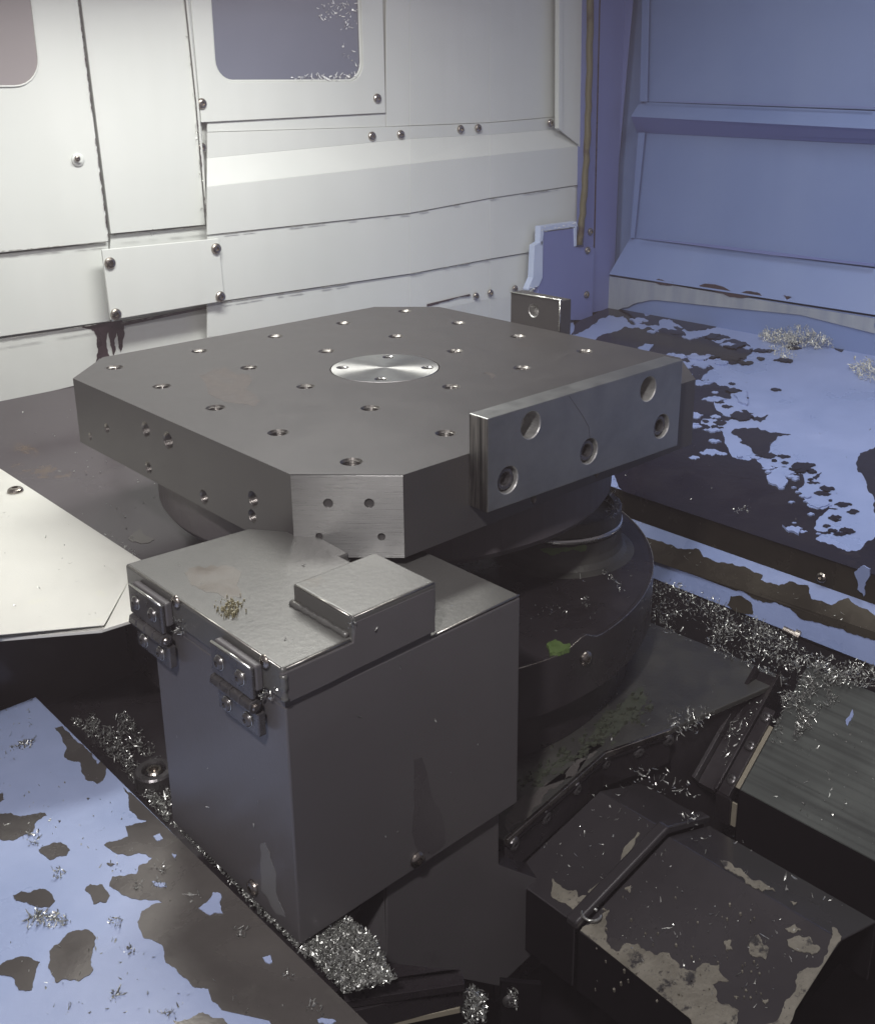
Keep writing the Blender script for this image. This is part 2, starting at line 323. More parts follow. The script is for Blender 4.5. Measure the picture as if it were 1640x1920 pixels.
for k in range(150):
    a_, b_ = random.choice(list(zip(edge_[:-1], edge_[1:]))); t = random.random(); u = a_[0]+(b_[0]-a_[0])*t; v = a_[1]+(b_[1]-a_[1])*t
    if v > 1005: continue
    s = random.uniform(3, 17)*(1 if random.random() < .7 else 1.7); hh = s*random.uniform(.16,.4); d = random.gauss(0, 1)*34; sk = random.uniform(-.12,.28)
    P_ = [(u+d-s, v-s*sk*.3), (u+d-s*.3, v-hh), (u+d+s*.6, v-hh*.6+s*sk*.2), (u+d+s, v+s*sk*.4), (u+d+s*.2, v+hh), (u+d-s*.5, v+hh*.7)]
    (isl_d if d > 4 else isl_b).append(P_)
patches('worn_patch', D_right+isl_d, frp, FR[1], 'bare', fr, h=.0005, depth=4, amp=.17)
patches('paint_island', isl_b+[[(1437,895),(1450,887),(1470,893),(1477,905),(1462,920),(1454,912),(1440,908)],[(1466,988),(1500,995),(1497,1005),(1478,1000)],[(1400,762),(1375,742),(1400,735)],[(1180,600),(1215,603),(1190,607)],[(1195,655),(1225,648),(1215,662)]], frp, FR[1], 'blue_floor', fr, h=.0012, depth=3)
patches('worn_patch', [[(1180,995),(1240,1015),(1283,1030),(1305,1028),(1320,1045),(1345,1055),(1400,1065),(1430,1078),(1425,1088),(1460,1098),(1480,1090),(1515,1098),(1520,1122),(1560,1135),(1590,1121),(1610,1138),(1655,1165),(1655,1196),(1212,1048)]], lambda u,v: atp(u,v,*S1), S1[1], 'lipmetal', fr, h=.0006, depth=4, amp=.12)
patches('worn_patch', [[(1205,1040),(1655,1190),(1655,1208),(1600,1190),(1560,1175),(1500,1160),(1480,1140),(1430,1130),(1380,1108),(1300,1078),(1225,1048)],[(1363,1134),(1370,1118),(1390,1117),(1408,1130),(1412,1152),(1385,1148)]], lambda u,v: atp(u,v,*S2), S2[1], 'lipmetal', fr, h=.0006, depth=4, amp=.12)
patches('coolant_stain', [[(245,1005),(262,992),(268,1000),(290,1012),(282,1017),(240,1010)]], flp, FL[1], 'brown', fl, h=.0004)
# loose flap of blue paint at the end of the ridge
patches('peeling_flap', [[(1602,1072),(1618,1060),(1632,1066),(1624,1090),(1620,1118),(1608,1105)]], lambda u,v: at(u,v,x=XR-.006), (-1,0,0), 'blue_floor', fr, h=.0015)

# ---- white wall: folded sheet panels, traced on true planes
ww = thing('white_wall', 'white enamelled sheet metal wall with folded panels and bolts behind the pallet', 'wall', (0,YW,-.13)); ww['kind'] = 'structure'
del ww['category']
def wp(u, v, dy=0.): return at(u, v, y=YW+dy)
def panel(name, px, dy, th=.003, m='white', parent=None, bv=.0006):
    return prism(name, [wp(u, v, dy) for u, v in px], (0, th, 0), MT[m], parent or ww, bv)
box('wall_backing', (-1.3,YW+.012,-.25), (1.115,YW+.016,1.2), MT['white'], ww)
door = panel('door_panel', [(-420,-260),(112,-260),(203,440),(203,452),(-420,518)], -.006, .004)
col_ = panel('column_panel', [(119,-260),(330,-260),(346,0),(366,190),(385,421),(208,438)], -.003, .004)
# flange of the column
prism('column_flange', [wp(348,0,-.008), wp(368,190,-.008), wp(387,420,-.008), wp(389,420,.004), wp(370,190,.004), wp(352,0,.004), wp(336,-200,.004), wp(333,-200,-.008)], (.0035,0,0), MT['white_dull'], ww, .0004)
panel('column_foot', [(208,440),(386,423),(390,450),(206,468)], .004, .003)
panel('lower_left_panel', [(-420,521),(203,454),(206,520),(206,602),(-420,690)], .0, .003)
panel('skirting_panel', [(-420,694),(206,606),(400,575),(402,668),(230,702),(-420,856)], .006, .003, 'white_dull')
panel('skirting_panel', [(404,574),(640,534),(640,640),(406,668)], .006, .003, 'white_dull')
cov = panel('cover_plate', [(191,468),(410,447),(421,564),(208,600)], -.0245, .004, bv=.0008)
for u, v in ((206,493),(405,466),(413,556),(217,589)): screw(wp(u, v, -.0247), (0,-1,0), .0083, 'screw', cov)
# window door frame
def rrect(x0, x1, z0, z1, r, k=7):
    out = []
    for cx_, cz_, a in ((x1-r,z1-r,0),(x0+r,z1-r,PI/2),(x0+r,z0+r,PI),(x1-r,z0+r,3*PI/2)):
        for i in range(k+1): t = a+PI/2*i/k; out.append((cx_+r*math.cos(t), cz_+r*math.sin(t)))
    return out
def framed(name, outer, inner, y, th, m, parent):
    """flat plate with one opening: outer and inner are (x, z) loops"""
    b = bmesh.new(); 
    def loop(P, yy): return [b.verts.new((x, yy, z)) for x, z in P]
    for yy in (y, y+th):
        o_ = loop(outer, yy); i_ = loop(inner, yy); e = []
        for Lp in (o_, i_):
            for k in range(len(Lp)): e.append(b.edges.new((Lp[k], Lp[(k+1) % len(Lp)])))
        bmesh.ops.triangle_fill(b, edges=e, use_beauty=True)
    b.verts.ensure_lookup_table(); no, ni = len(outer), len(inner); h = no+ni
    for base, k in ((0, no), (no, ni)):
        for i in range(k):
            j = (i+1) % k; b.faces.new([b.verts[base+i], b.verts[base+j], b.verts[h+base+j], b.verts[h+base+i]])
    bmesh.ops.recalc_face_normals(b, faces=b.faces); me = bpy.data.meshes.new(name); b.to_mesh(me); b.free(); return link(name, me, MT[m], parent)
yF = YW-.004
c0 = wp(399,60,-.004); c1 = wp(679,60,-.004); cb = wp(540,153,-.004); ob0 = wp(378,229,-.004); ob1 = wp(723,211,-.004)
wo = [(ob0.x, ob0.z), (ob1.x, ob1.z-.0), (ob1.x, .62), (wp(358,0,-.004).x-.004, .62)]
win = framed('window_frame', wo, rrect(c0.x, c1.x, cb.z, .56, .030), yF, .004, 'white', ww); bevel(win, .0008)
gl = box('window_pane', (c0.x-.01,yF+.007,cb.z-.01), (c1.x+.01,yF+.010,.57), MT['glass'], ww)
# silicone bead round the pane
def tube(name, pts, r, m, parent=None, closed=False, kind=None, seg=8, rvar=0.):
    V = []; F = []; pts = [Vector(p) for p in pts]; n = len(pts)
    for i, p in enumerate(pts):
        d = (pts[(i+1) % n] if (closed or i < n-1) else p)-(pts[i-1] if (closed or i > 0) else p); d.normalize()
        a = d.orthogonal().normalized() if i == 0 else (a-d*a.dot(d)).normalized(); b_ = d.cross(a); rr = r*(1+random.uniform(-rvar, rvar))
        for k in range(seg): t = 2*PI*k/seg; V.append(p+(a*math.cos(t)+b_*math.sin(t))*rr)
    for i in range(n if closed else n-1):
        j = (i+1) % n
        for k in range(seg): F.append([i*seg+k, i*seg+(k+1) % seg, j*seg+(k+1) % seg, j*seg+k])
    if not closed: F += [list(range(seg)), list(range((n-1)*seg, n*seg))]
    return link(name, fix(mesh(name, V, F)), MT[m] if isinstance(m, str) else m, parent, kind, smooth=True)
rr_ = rrect(c0.x+.0015, c1.x-.0015, cb.z+.0015, .56, .029)
tube('window_seal', [(x, yF+.0045, z) for x, z in rr_], .0022, 'white', ww, True)
w0 = wp(66,60,-.008); wb = wp(30,161,-.008)
pane2 = prism('door_window_pane', [(x, YW-.0075, z) for x, z in rrect(w0.x-.30, w0.x, wb.z, .6, .035)], (0,.001,0), MT['glass_warm'], ww)
tube('door_window_seal', [(x, YW-.0075, z) for x, z in rrect(w0.x-.30, w0.x, wb.z, .6, .035)], .0012, 'white', ww, True)
for u, v in ((378,194),(707,184)): screw(wp(u, v, -.0042), (0,-1,0), .0080, 'screw', win)
# folded right-hand bands: rows at set depths, columns bend away
colsx = [389, 768, 918, 1092]
cdy = {389:0., 768:0., 918:.004, 1092:.012}
rows = {  # name: (v at each column, depth offset)
 'r0': ([-300,-300,-300,-300], 0.0), 'r1': ([247,235,229,214], 0.0), 'r1b':([248,236,230,215], -.0025),
 'r2': ([296,260,252,238], -.0025), 'r3': ([350,307,291,273], -.020), 'r4': ([440,399,371,345], -.020),
 'r5': ([441,400,372,346], -.0175), 'r6': ([568,513,485,456], -.0175), 'r7': ([569,514,486,457], -.014), 'r8': ([632,590,560,545], -.014), 'r9': ([672,640,625,600], -.009) }
def rp(row, c):
    v, dy = rows[row]; u = colsx[c]; return wp(u, v[c], dy+cdy[u])
def band(name, a, b, cs=(0,1,2), m='white', th=.003):
    for c in cs:
        q = [rp(a, c), rp(a, c+1), rp(b, c+1), rp(b, c)]
        gap = Vector((.0004, 0, 0)); q[1] -= gap; q[2] -= gap
        prism(name, [q[3], q[2], q[1], q[0]], (0, th, 0), MT[m], ww, .0004)
band('upper_panel', 'r0', 'r1', (1,2)); panel('upper_panel', [(724,-300),(767.5,-300),(767.5,235),(724,237)], 0); panel('upper_panel', [(389,229),(723,212),(723,237),(389,247)], 0); band('screw_flange', 'r1b', 'r2'); band('sloped_panel', 'r2', 'r3'); band('side_panel', 'r3', 'r4'); band('side_panel', 'r5', 'r6'); band('side_panel', 'r7', 'r8'); band('skirting_panel', 'r8', 'r9', m='white_dull')
# the deeper end panel next to the corner post
prism('end_panel', [wp(1052,-300,-.014), wp(1106,-300,-.014), wp(1093,290,-.014), wp(1086,272,-.014), wp(1050,243,-.014)], (0,.004,0), MT['white'], ww, .0005)
prism('end_panel_flange', [wp(1049,-300,-.0165), wp(1056,-300,-.0165), wp(1054,245,-.0165), wp(1047,240,-.0165)], (0,.010,0), MT['white'], ww, .0004)
for u, v in ((697,255),(751,252),(863,242),(896,240),(1031,230)): screw(wp(u, v, -.0028+cdy[389]+(.002 if u > 800 else 0)), (0,-1,0), .0078, 'screw', ww)
for u, v in ((892,555),(919,549),(965,541)): screw(wp(u, v, -.0125), (0,-1,0), .0070, 'screw', ww)
screw(wp(378,276,.0), (0,-1,0), .0070, 'screw', ww)
# threaded stub with white washer on the door panel
link('stub_washer', lathe_mesh('stub_washer', [(0,0),(.0088,0),(.0088,.0015),(.006,.003),(.0035,.003),(.0035,.006),(0,.006)], 20), MT['white'], ww, loc=wp(146,299,-.0065), rot=align((0,-1,0)))
screw(wp(145,297,-.012), (0,-1,0), .0042, 'screw', ww)
# black dribbles and stains on the skirting
drips = [[(150,612),(228,600),(230,650),(226,660),(222,640),(219,622),(214,640),(217,655),(212,668),(206,640),(203,622),(199,640),(202,660),(206,668),(186,672),(180,678),(184,655),(182,634),(176,620)],
 [(399,578),(403,578),(404,612),(407,628),(401,630),(400,610)]]
patches('oil_dribble', drips, lambda u, v: wp(u, v, .0055), (0,-1,0), 'stain', ww, h=.0004, depth=3, amp=.1)
patches('grime_line', [[(226,604),(330,585),(415,569),(415,573),(330,590),(226,612)]], lambda u, v: wp(u, v, .0055), (0,-1,0), 'stain', ww, h=.0003, depth=3, amp=.05)
patches('grime_line', [[(800,570),(880,551),(882,554),(840,564),(800,574)]], lambda u, v: wp(u, v, -.0135), (0,-1,0), 'stain', ww, h=.0008, depth=3, amp=.05)
def seam(line, fn, n, wmin=.3, wmax=1.7, gap=.25, step=9):
    out = []
    for (a, b) in zip(line[:-1], line[1:]):
        a, b = Vector(a), Vector(b); L_ = (b-a).length; d = (b-a)/L_; s = Vector((-d.y, d.x)); t = 0
        while t < L_:
            l_ = random.uniform(.6, 3.2)*step; l_ = min(l_, L_-t)
            if random.random() > gap:
                k = max(2, int(l_/4)); U = [a+d*(t+l_*i/k)+s*random.uniform(wmin, wmax)*(0.2 if i in (0,k) else 1)*.5 for i in range(k+1)]; V_ = [a+d*(t+l_*i/k)-s*random.uniform(wmin, wmax)*(0.2 if i in (0,k) else 1)*.5 for i in range(k, -1, -1)]
                out.append([tuple(p) for p in U+V_])
            t += l_+random.uniform(0, 1)*step
    return out
for ln, dy in (([(146,-5),(172,205),(203,446)], -.0072), ([(0,471),(204,453)], -.0072), ([(0,637),(205,604)], -.0030), ([(206,441),(386,424)], -.0075), ([(367,190),(389,430)], -.0085), ([(226,606),(416,571)], .0050)):
    patches('seam_grit', seam(ln, None, None), lambda u, v, dy=dy: wp(u, v, dy), (0,-1,0), 'stain' if dy > -.01 and ln[0][1] < 300 else 'grime', ww, h=.0004, depth=1, amp=.1)
patches('seam_grit', seam([(390,441.5),(768,400.5),(918,372.5),(1088,347)], None, None, .4, 1.8, .5), lambda u, v: wp(u, v, -.0205+(.0 if u < 768 else .004*min(1,(u-768)/150) if u < 918 else .004+.008*(u-918)/174)), (0,-1,0), 'grime', ww, h=.0004, depth=1, amp=.1)
patches('seam_grit', seam([(412,568),(768,513.5),(918,486),(1012,471)], None, None, .4, 2.2, .45), lambda u, v: wp(u, v, -.0180+(.0 if u < 768 else .004*min(1,(u-768)/150) if u < 918 else .004+.008*(u-918)/174)), (0,-1,0), 'grime', ww, h=.0004, depth=1, amp=.1)
# chips sticking to the wall ledges and the window
drp = zone([(632,8),(676,0),(674,125),(640,110)], 26, lambda u,v: wp(u,v,.0015), (0,-1,0), .001)+zone([(575,-20),(668,-20),(660,50),(600,35)], 40, lambda u,v: wp(u,v,.0015), (0,-1,0), .001)+zone([(545,141),(672,136),(672,151),(545,152)], 60, lambda u,v: wp(u,v,-.001), (0,-1,0), .001)
chips('droplets', drp, None, ww, size=(.006,.015), m='seal', ws=1.7)
cw = []
cw += zone([(640,10),(672,0),(674,120),(640,110)], 16, lambda u,v: wp(u,v,.0025), (0,-1,0), .003)
cw += zone([(585,-10),(655,-10),(655,60),(600,30)], 26, lambda u,v: wp(u,v,.0025), (0,-1,0), .003)
cw += zone([(545,143),(672,138),(672,152),(545,153)], 40, lambda u,v: wp(u,v,.0), (0,-1,0), .003)
cw += zone([(205,432),(380,418),(380,426),(205,440)], 36, lambda u,v: wp(u,v,.0), (0,-.4,1), .002)
cw += zone([(347,20),(352,20),(385,400),(380,420)], 40, lambda u,v: wp(u,v,-.006), (0,-1,0), .001)
cw += zone([(278,430),(286,430),(296,475),(288,470)], 10, lambda u,v: wp(u,v,-.010), (0,-1,0), .001)
chips('metal_chips', cw, 'fine bright chips stuck to the white wall ledges and window rim', size=(.003,.008))

# ---- blue right-hand wall
XB = 1.108
bw = thing('blue_wall', 'blue enamelled wall with a pressed rib at the right end of the enclosure', 'wall', (XB,0,-.18)); bw['kind'] = 'structure'; del bw['category']
def bp(u, v, dx=0.): return at(u, v, x=XB+dx)
box('wall_backing', (XB+.03,-1.4,-.25), (XB+.035,.66,1.2), MT['blue'], bw)
def bq(name, px, d1, d2=None, m='blue', th=.003, bv=.0006):
    """px = top pair then bottom pair; d1 depth of the top, d2 of the bottom"""
    d2 = d1 if d2 is None else d2; a, b, c, d = px
    return prism(name, [bp(*a, d1), bp(*b, d1), bp(*c, d2), bp(*d, d2)], (th,0,0), MT[m], bw, bv)
bq('corner_post', [(1112,-300),(1212,-300),(1140,515),(1100,560)], 0, 0, 'blue_pillar')
bq('upper_panel', [(1222,-300),(2400,-300),(2400,234),(1212,190)], .012)
bq('panel_return', [(1210,-300),(1222,-300),(1212,190),(1199,190)], .001, .001)
bq('pressed_rib', [(1199,190),(2400,238),(2400,281),(1182,218)], .012, -.022)
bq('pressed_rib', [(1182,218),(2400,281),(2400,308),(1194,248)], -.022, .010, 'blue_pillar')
bq('lower_panel', [(1208,248),(2400,310),(2400,593),(1188,446)], .012)
bq('panel_return', [(1196,248),(1208,248),(1188,446),(1181,446)], .001, .001)
bq('sloped_ledge', [(1181,446),(2400,598),(2400,707),(1141,514)], .010, -.02)
bq('skirting', [(1138,517),(2400,711),(2400,813),(1133,574)], -.016, -.012, 'blue')
patches('grey_residue', [[(1140,518),(1250,533),(1400,558),(1640,597),(1640,625),(1500,590),(1350,575),(1230,562),(1160,580),(1138,590)]], lambda u,v: bp(u,v,-.0165), (-1,0,0), 'grey_residue', bw, h=.0008, depth=3, amp=.06)
patches('rust_gap', [[(1228,524),(1235,522),(1262,528),(1271,535),(1250,535),(1230,530)],[(1312,534),(1330,532),(1370,545),(1378,550),(1400,545),(1425,550),(1431,558),(1400,557),(1340,545),(1315,541)],[(1438,556),(1444,557),(1442,561)],[(1470,553),(1484,556),(1476,561)],[(1640,0),(1641,0),(1641,1)]], lambda u,v: bp(u,v,-.0165), (-1,0,0), 'stain', bw, h=.0022, depth=3, amp=.1)
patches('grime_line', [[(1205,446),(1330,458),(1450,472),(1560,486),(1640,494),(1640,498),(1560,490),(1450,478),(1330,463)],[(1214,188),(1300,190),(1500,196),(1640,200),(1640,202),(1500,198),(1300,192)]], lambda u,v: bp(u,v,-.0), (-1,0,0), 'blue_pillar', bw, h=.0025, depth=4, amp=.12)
# olive rubber seal, brass-coloured, hanging in the corner
YP = .572
tl, bl_ = at(1106,-300,y=YP), at(1092,600,y=YP)
prism('corner_post_face', [tl, Vector((XB-.0003,YP,tl.z)), Vector((XB-.0003,YP,-.1835)), Vector((bl_.x,YP,-.1835)), bl_], (0,.02,0), MT['blue_pillar'], bw, .0006)
prism('post_joint', [Vector((at(1130,-300,y=YP).x,YP-.0012,tl.z)), Vector((at(1131.5,-300,y=YP).x,YP-.0012,tl.z)), at(1115,465,y=YP-.0012), at(1113,465,y=YP-.0012)], (0,.001,0), MT['stain'], bw)
sp = [at(u, v, y=YP-.010) for u, v in ((1111,-300),(1106,60),(1103,200),(1099,300),(1092,400),(1086,459))]
seal = []
for i in range(len(sp)-1):
    for k in range(6): t = k/6; seal.append(sp[i].lerp(sp[i+1], t)+Vector((0, .0012*math.sin(i*6+k*1.7), 0)))
tube('rubber_seal', seal+[sp[-1]], .0066, 'rubber', bw, rvar=.08)
for u, v in ((1106,434),(1101,469),(1099,552)): screw(at(u, v, y=(YP-.0002 if v < 450 else .5648)), (0,-1,0), .0078, 'screw', bw)
# violet blue bracket plate in the corner
cb_ = thing('corner_bracket', 'small violet blue bracket plate with a bright chip-covered edge in the far corner', 'bracket', at(1045,590,y=.56))
YB = .565
bk = [(1018,435),(1077,428),(1079,463),(1114,464),(1110,600),(1000,600),(1010,538),(1016,520)]
prism('plate', [at(u,v,y=YB) for u,v in bk], (0,.012,0), MT['blue_pillar'], cb_, .0006)
ed = [[(1013,424),(1020,431),(1016,461),(1012,460)],[(1013,424),(1081,415),(1083,424),(1020,433)],[(1076,428),(1081,423),(1081,461),(1077,462)],[(1002,460),(1018,450),(1017,520),(999,520)],[(999,520),(1017,520),(1010,536),(990,544),(990,541)]]
for e in ed: prism('folded_edge', [at(u,v,y=YB-.002) for u,v in e], (0,.014,0), MT['pale_blue'], cb_, .0004)
chips('metal_chips', zone([(1014,424),(1080,416),(1080,424),(1014,434)], 46, lambda u,v: at(u,v,y=YB-.003), (0,-1,.4), .001)+zone([(988,540),(1010,534),(1006,545),(990,546)], 14, lambda u,v: at(u,v,y=YB-.003), (0,-1,.4), .001), 'silver chips caught along the top edge of the small corner bracket', size=(.004,.008), m='seal', ws=1.5)

# ---- cream guard sheet at the left edge of the photo
ZG = -.14
gd = thing('guard_sheet', 'cream white sheet metal guard lit brightly at the left', 'guard', (-.45,.1,ZG))
g = lambda u, v, dz=0.: at(u, v, z=ZG+dz)
prism('sheet', [Vector((-.90,.62,ZG)), Vector((-.272,.62,ZG)), g(265,1050), g(247,1163), g(190,1181), g(0,1197), Vector((-.90,-.02,ZG))], (0,0,-.003), MT['guard'], gd, .0005)
prism('raised_fold', [Vector((-.90,.62,ZG+.0072)), Vector((-.300,.62,ZG+.0006)), Vector((-.300,.0,ZG+.0006)), g(195,1172,.003), g(0,1190,.0072), Vector((-.90,-.02,ZG+.0072))], (0,0,-.0005), MT['guard'], gd)
screw(g(29,921,.0005), (0,0,1), .0085, 'screw', gd)
chips('metal_chips', zone([(0,880),(120,960),(230,1100),(200,1160),(0,1170)], 22, lambda u,v: g(u,v,.0075), lift=.0)+zone([(150,960),(268,1045),(262,1052),(140,955)], 22, lambda u,v: g(u,v,.001)), 'a few fine chips lying on the cream guard sheet', size=(.002,.006))

# ---- blue painted shelf at the bottom left
ZS = -.256
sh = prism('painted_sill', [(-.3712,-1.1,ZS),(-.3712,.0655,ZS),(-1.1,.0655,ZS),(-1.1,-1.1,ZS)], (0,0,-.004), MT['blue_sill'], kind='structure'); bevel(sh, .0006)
prism('sill_side', [(-.3730,-1.1,ZS-.0045),(-.3730,.0640,ZS-.0045),(-.3730,.0640,-.40),(-.3730,-1.1,-.40)], (-.003,0,0), MT['lipmetal'], sh)
q = lambda P: [(x/2, y/2+1280) for x, y in P]
shp = lambda u, v: at(u, v, z=ZS)
P_shelf = [q(P) for P in (
 [(462,395),(480,420),(485,480),(550,520),(470,540),(480,580),(390,610),(440,645),(520,640),(570,660),(520,690),(510,720),(420,730),(410,765),(470,800),(610,825),(530,860),(515,900),(540,960),(610,990),(620,1050),(680,1100),(720,1140),(780,1150),(830,1230),(1010,1270),(1050,1340),(1440,1340),(1376,1280),(800,716),(500,423)],
 [(205,170),(235,165),(310,233),(345,268),(400,322),(395,350),(365,382),(320,365),(300,300),(240,280),(250,250)],
 [(-40,500),(40,490),(100,500),(170,490),(175,500),(130,530),(125,560),(70,582),(-40,578)],
 [(145,630),(200,602),(250,612),(263,630),(250,650),(190,667)],
 [(50,800),(80,785),(115,790),(150,775),(195,795),(207,820),(185,845),(130,840),(100,825),(60,820)],
 [(318,780),(340,758),(385,760),(412,800),(400,825),(350,833)],
 [(185,1010),(260,940),(330,930),(360,960),(345,1020),(350,1080),(300,1120),(210,1128),(180,1070)],
 [(-30,1080),(50,1040),(90,1030),(150,1050),(130,1110),(120,1155),(70,1155),(50,1110),(-30,1100)],
 [(650,1270),(760,1240),(840,1265),(860,1330),(640,1330)], [(400,680),(430,683),(415,692)], [(10,415),(15,440),(0,450),(-20,430)],[(218,520),(228,520),(222,527)],[(325,436),(336,436),(330,443)])]
patches('worn_patch', P_shelf, shp, (0,0,1), 'brown', sh, h=.0004, depth=4, amp=.13)
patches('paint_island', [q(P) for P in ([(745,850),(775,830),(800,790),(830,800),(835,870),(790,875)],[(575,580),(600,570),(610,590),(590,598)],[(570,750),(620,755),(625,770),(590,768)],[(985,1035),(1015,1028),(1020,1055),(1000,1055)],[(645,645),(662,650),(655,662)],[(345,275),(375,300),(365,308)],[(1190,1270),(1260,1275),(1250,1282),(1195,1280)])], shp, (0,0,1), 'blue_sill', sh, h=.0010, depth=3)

# ---- trough between the shelf and the box, with its back panel
ZT = -.285
_wa, _wb = at(644,1868,z=-.292), at(866,1835,z=-.292)
tr = prism('trough_floor', [(-.3715,.087,ZT),(-.3715,_wa.y+.06*0-.004,ZT),(_wa.x,_wa.y+.002,ZT),(_wb.x,_wb.y+.002,ZT),(-.2835,-.408,ZT),(-.3144,-.3698,ZT),(-.3101,-.3193,ZT),(-.2,-.30,ZT),(-.16,-.20,ZT),(-.16,.087,ZT)], (0,0,-.004), MT['black_steel'], kind='structure')
prism('back_panel', [(-1.1,.088,-.40),(-.2,.088,-.40),(-.2,.088,-.178),(-1.1,.088,-.178)], (0,.004,0), MT['floor_dark'], tr)
rb = thing('ring_bolt', 'black round bolt head with a chip inside beside the chips left of the box', 'bolt', at(289,1447,z=ZT+.012))
link('washer', lathe_mesh('washer', [(.0165,-.012),(.0165,.001),(.015,.0025),(.0105,.0025),(.0098,.001),(.0098,-.004),(0,-.004)], 30), MT['dark_screw'], rb, loc=at(289,1447,z=ZT+.012), smooth=False)
link('bolt_head', lathe_mesh('bolt_head', [(.0075,-.004),(.0075,.001),(.006,.0025),(.004,.0025),(.0035,-.001),(0,-.001)], 20), MT['screw'], rb, loc=at(289,1447,z=ZT+.012))

# ================================================================== PALLET
H, Cc, T = .25, .0605, .068
pal = thing('pallet', 'grey steel octagonal pallet plate with a grid of threaded holes and two bolted blocks', 'pallet', (0,0,-T))
octo = [(-H+Cc,-H),(H-Cc,-H),(H,-H+Cc),(H,H-Cc),(H-Cc,H),(-H+Cc,H),(-H,H-Cc),(-H,-H+Cc)]
plate = prism('plate', [(x, y, -T) for x, y in octo], (0,0,T), MT['pallet'], pal)
big = thread_cutter(.0078, .026, .0014); cuts = []
for i in range(-2, 3):
    for j in range(-2, 3):
        if (i, j) != (0, 0): cuts.append((big, Matrix.Translation((i*.1, j*.1, 0))))
for u, v, r in ((315,826,.0078),(273,805,.0070),(200,803,.0045),(169,818,.0036),(278,877,.0055),(382,932,.0060),(474,936,.0062),(473,968,.0052)):
    cuts.append((thread_cutter(r, .02, .0008, .0014, 22), place((-1,0,0), at(u, v, x=-H))))
for u, v, r in ((1000,937,.0034),(1118,889,.003)): cuts.append((thread_cutter(r, .012, .0006, .0012, 14), place((0,-1,0), at(u, v, y=-H))))
cuts.append((lathe_mesh('r', [(0,.004),(.0566,.004),(.0566,-.004),(0,-.004)], 96), Matrix.Identity(4)))
boolean_cut(plate, cuts); bevel(plate, .0007, 2, 50)
for k in range(len(plate.data.materials)):
    if k: plate.data.materials[k] = MT['thread']
patches('rust_film', [[(372,702),(398,694),(425,690),(455,700),(472,708),(462,732),(488,750),(478,762),(448,758),(412,748),(388,728)],[(905,700),(930,704),(922,712)]], lambda u,v: at(u,v,z=0), (0,0,1), 'top_stain', pal, h=.00006, depth=5, amp=.22)
# turned centre disc with four counterbored screw holes
disc = link('centre_disc', lathe_mesh('centre_disc', [(0,-.0039),(.0556,-.0039),(.0556,-.0003),(.0553,.0002),(.004,.0002),(0,.0002)], 96), MT['disc'], pal)
dc = [(lathe_mesh('c', [(0,.003),(.0066,.003),(.0066,-.0001),(.0056,-.0010),(.0056,-.0032),(0,-.0032)], 24), Matrix.Translation((sx*.031, sy*.0312, 0))) for sx in (-1,1) for sy in (-1,1)]
boolean_cut(disc, dc)
dm = screw_mesh('cap_screw', .0046, .4, .5); dm.materials.append(MT['dark_screw'])
for sx in (-1,1):
    for sy in (-1,1): link('cap_screw', dm, None, pal, loc=(sx*.031, sy*.0312, -.0031))
# bright plate on the cut-off front corner
s2_ = 1/math.sqrt(2); nC = Vector((-s2_,-s2_,0)); pC = Vector((-H, -H+Cc, 0))
cp = prism('corner_plate', [Vector((-H+.0006,-H+Cc,-T+.0005))+nC*.0001, Vector((-H+Cc,-H+.0006,-T+.0005))+nC*.0001, Vector((-H+Cc,-H+.0006,-.0002))+nC*.0001, Vector((-H+.0006,-H+Cc,-.0002))+nC*.0001], nC*.0022, MT['corner'], pal)
cc_ = []
for u, v, r in ((615,944,.0036),(692,944,.0036),(598,1006,.0026),(715,1007,.0028)):
    cc_.append((lathe_mesh('c', [(0,.004),(r+.0007,.004),(r+.0007,.0001),(r,-.0006),(r,-.006),(0,-.006)], 20), place(nC, atp(u, v, pC+nC*.0023, nC))))
boolean_cut(cp, cc_); bevel(cp, .0004, 1)
# locating block on the front side
def loc_block(name, pts, vec, holes, n, label):
    o = prism(name, pts, vec, MT['ground' if n[1] else 'pallet'], pal); n = Vector(n); cs = []
    for (p, r, d) in holes: cs.append((lathe_mesh('c', [(0,.004),(r+.0008,.004),(r+.0008,0),(r,-.0009),(r,-d),(0,-d)], 32), place(n, p)))
    boolean_cut(o, cs); bevel(o, .0009, 2, 50); o['label'] = label; o.data.materials[1] = MT['bore']
    if n.y:
        o.data.materials.append(MT['end_face'])
        for p in o.data.polygons:
            if p.normal.x < -.95 and p.center.x < -.12: p.material_index = len(o.data.materials)-1
    return o
YF = -H-.0212
lb = loc_block('locating_block', [(-.1217,-H-.0002,-.0445),(.1335,-H-.0002,-.0505),(.1348,-H-.0002,.0336),(-.1217,-H-.0002,.0336)], (0,-.021,0),
    [(at(995,797,y=YF), .0112, .018), (at(1215,729,y=YF), .0112, .018), (at(952,900,y=YF), .0112, .012), (at(1104,846,y=YF), .0112, .012), (at(1240,799,y=YF), .0112, .012)], (0,-1,0), 'long ground steel block with five holes')
for u, v in ((952,900),(1104,846),(1240,799)):
    p = at(u, v, y=YF)+Vector((0,.0118,0))
    link('socket_screw', lathe_mesh('socket_screw', [(.0098,0),(.0098,.0078),(.0088,.0090),(.0066,.0090),(.0054,.0082),(.0050,.0025),(0,.0025)], 6*4), MT['dark_screw'], lb, loc=p, rot=align((0,-1,0)))
prism('hairline_scratch', [at(u, v, y=YF-.0001) for u, v in ((1067,742),(1092,778),(1104,800),(1106,822),(1105,822),(1103,801),(1091,779),(1066.4,743))], (0,-.00005,0), MT['box'], lb)
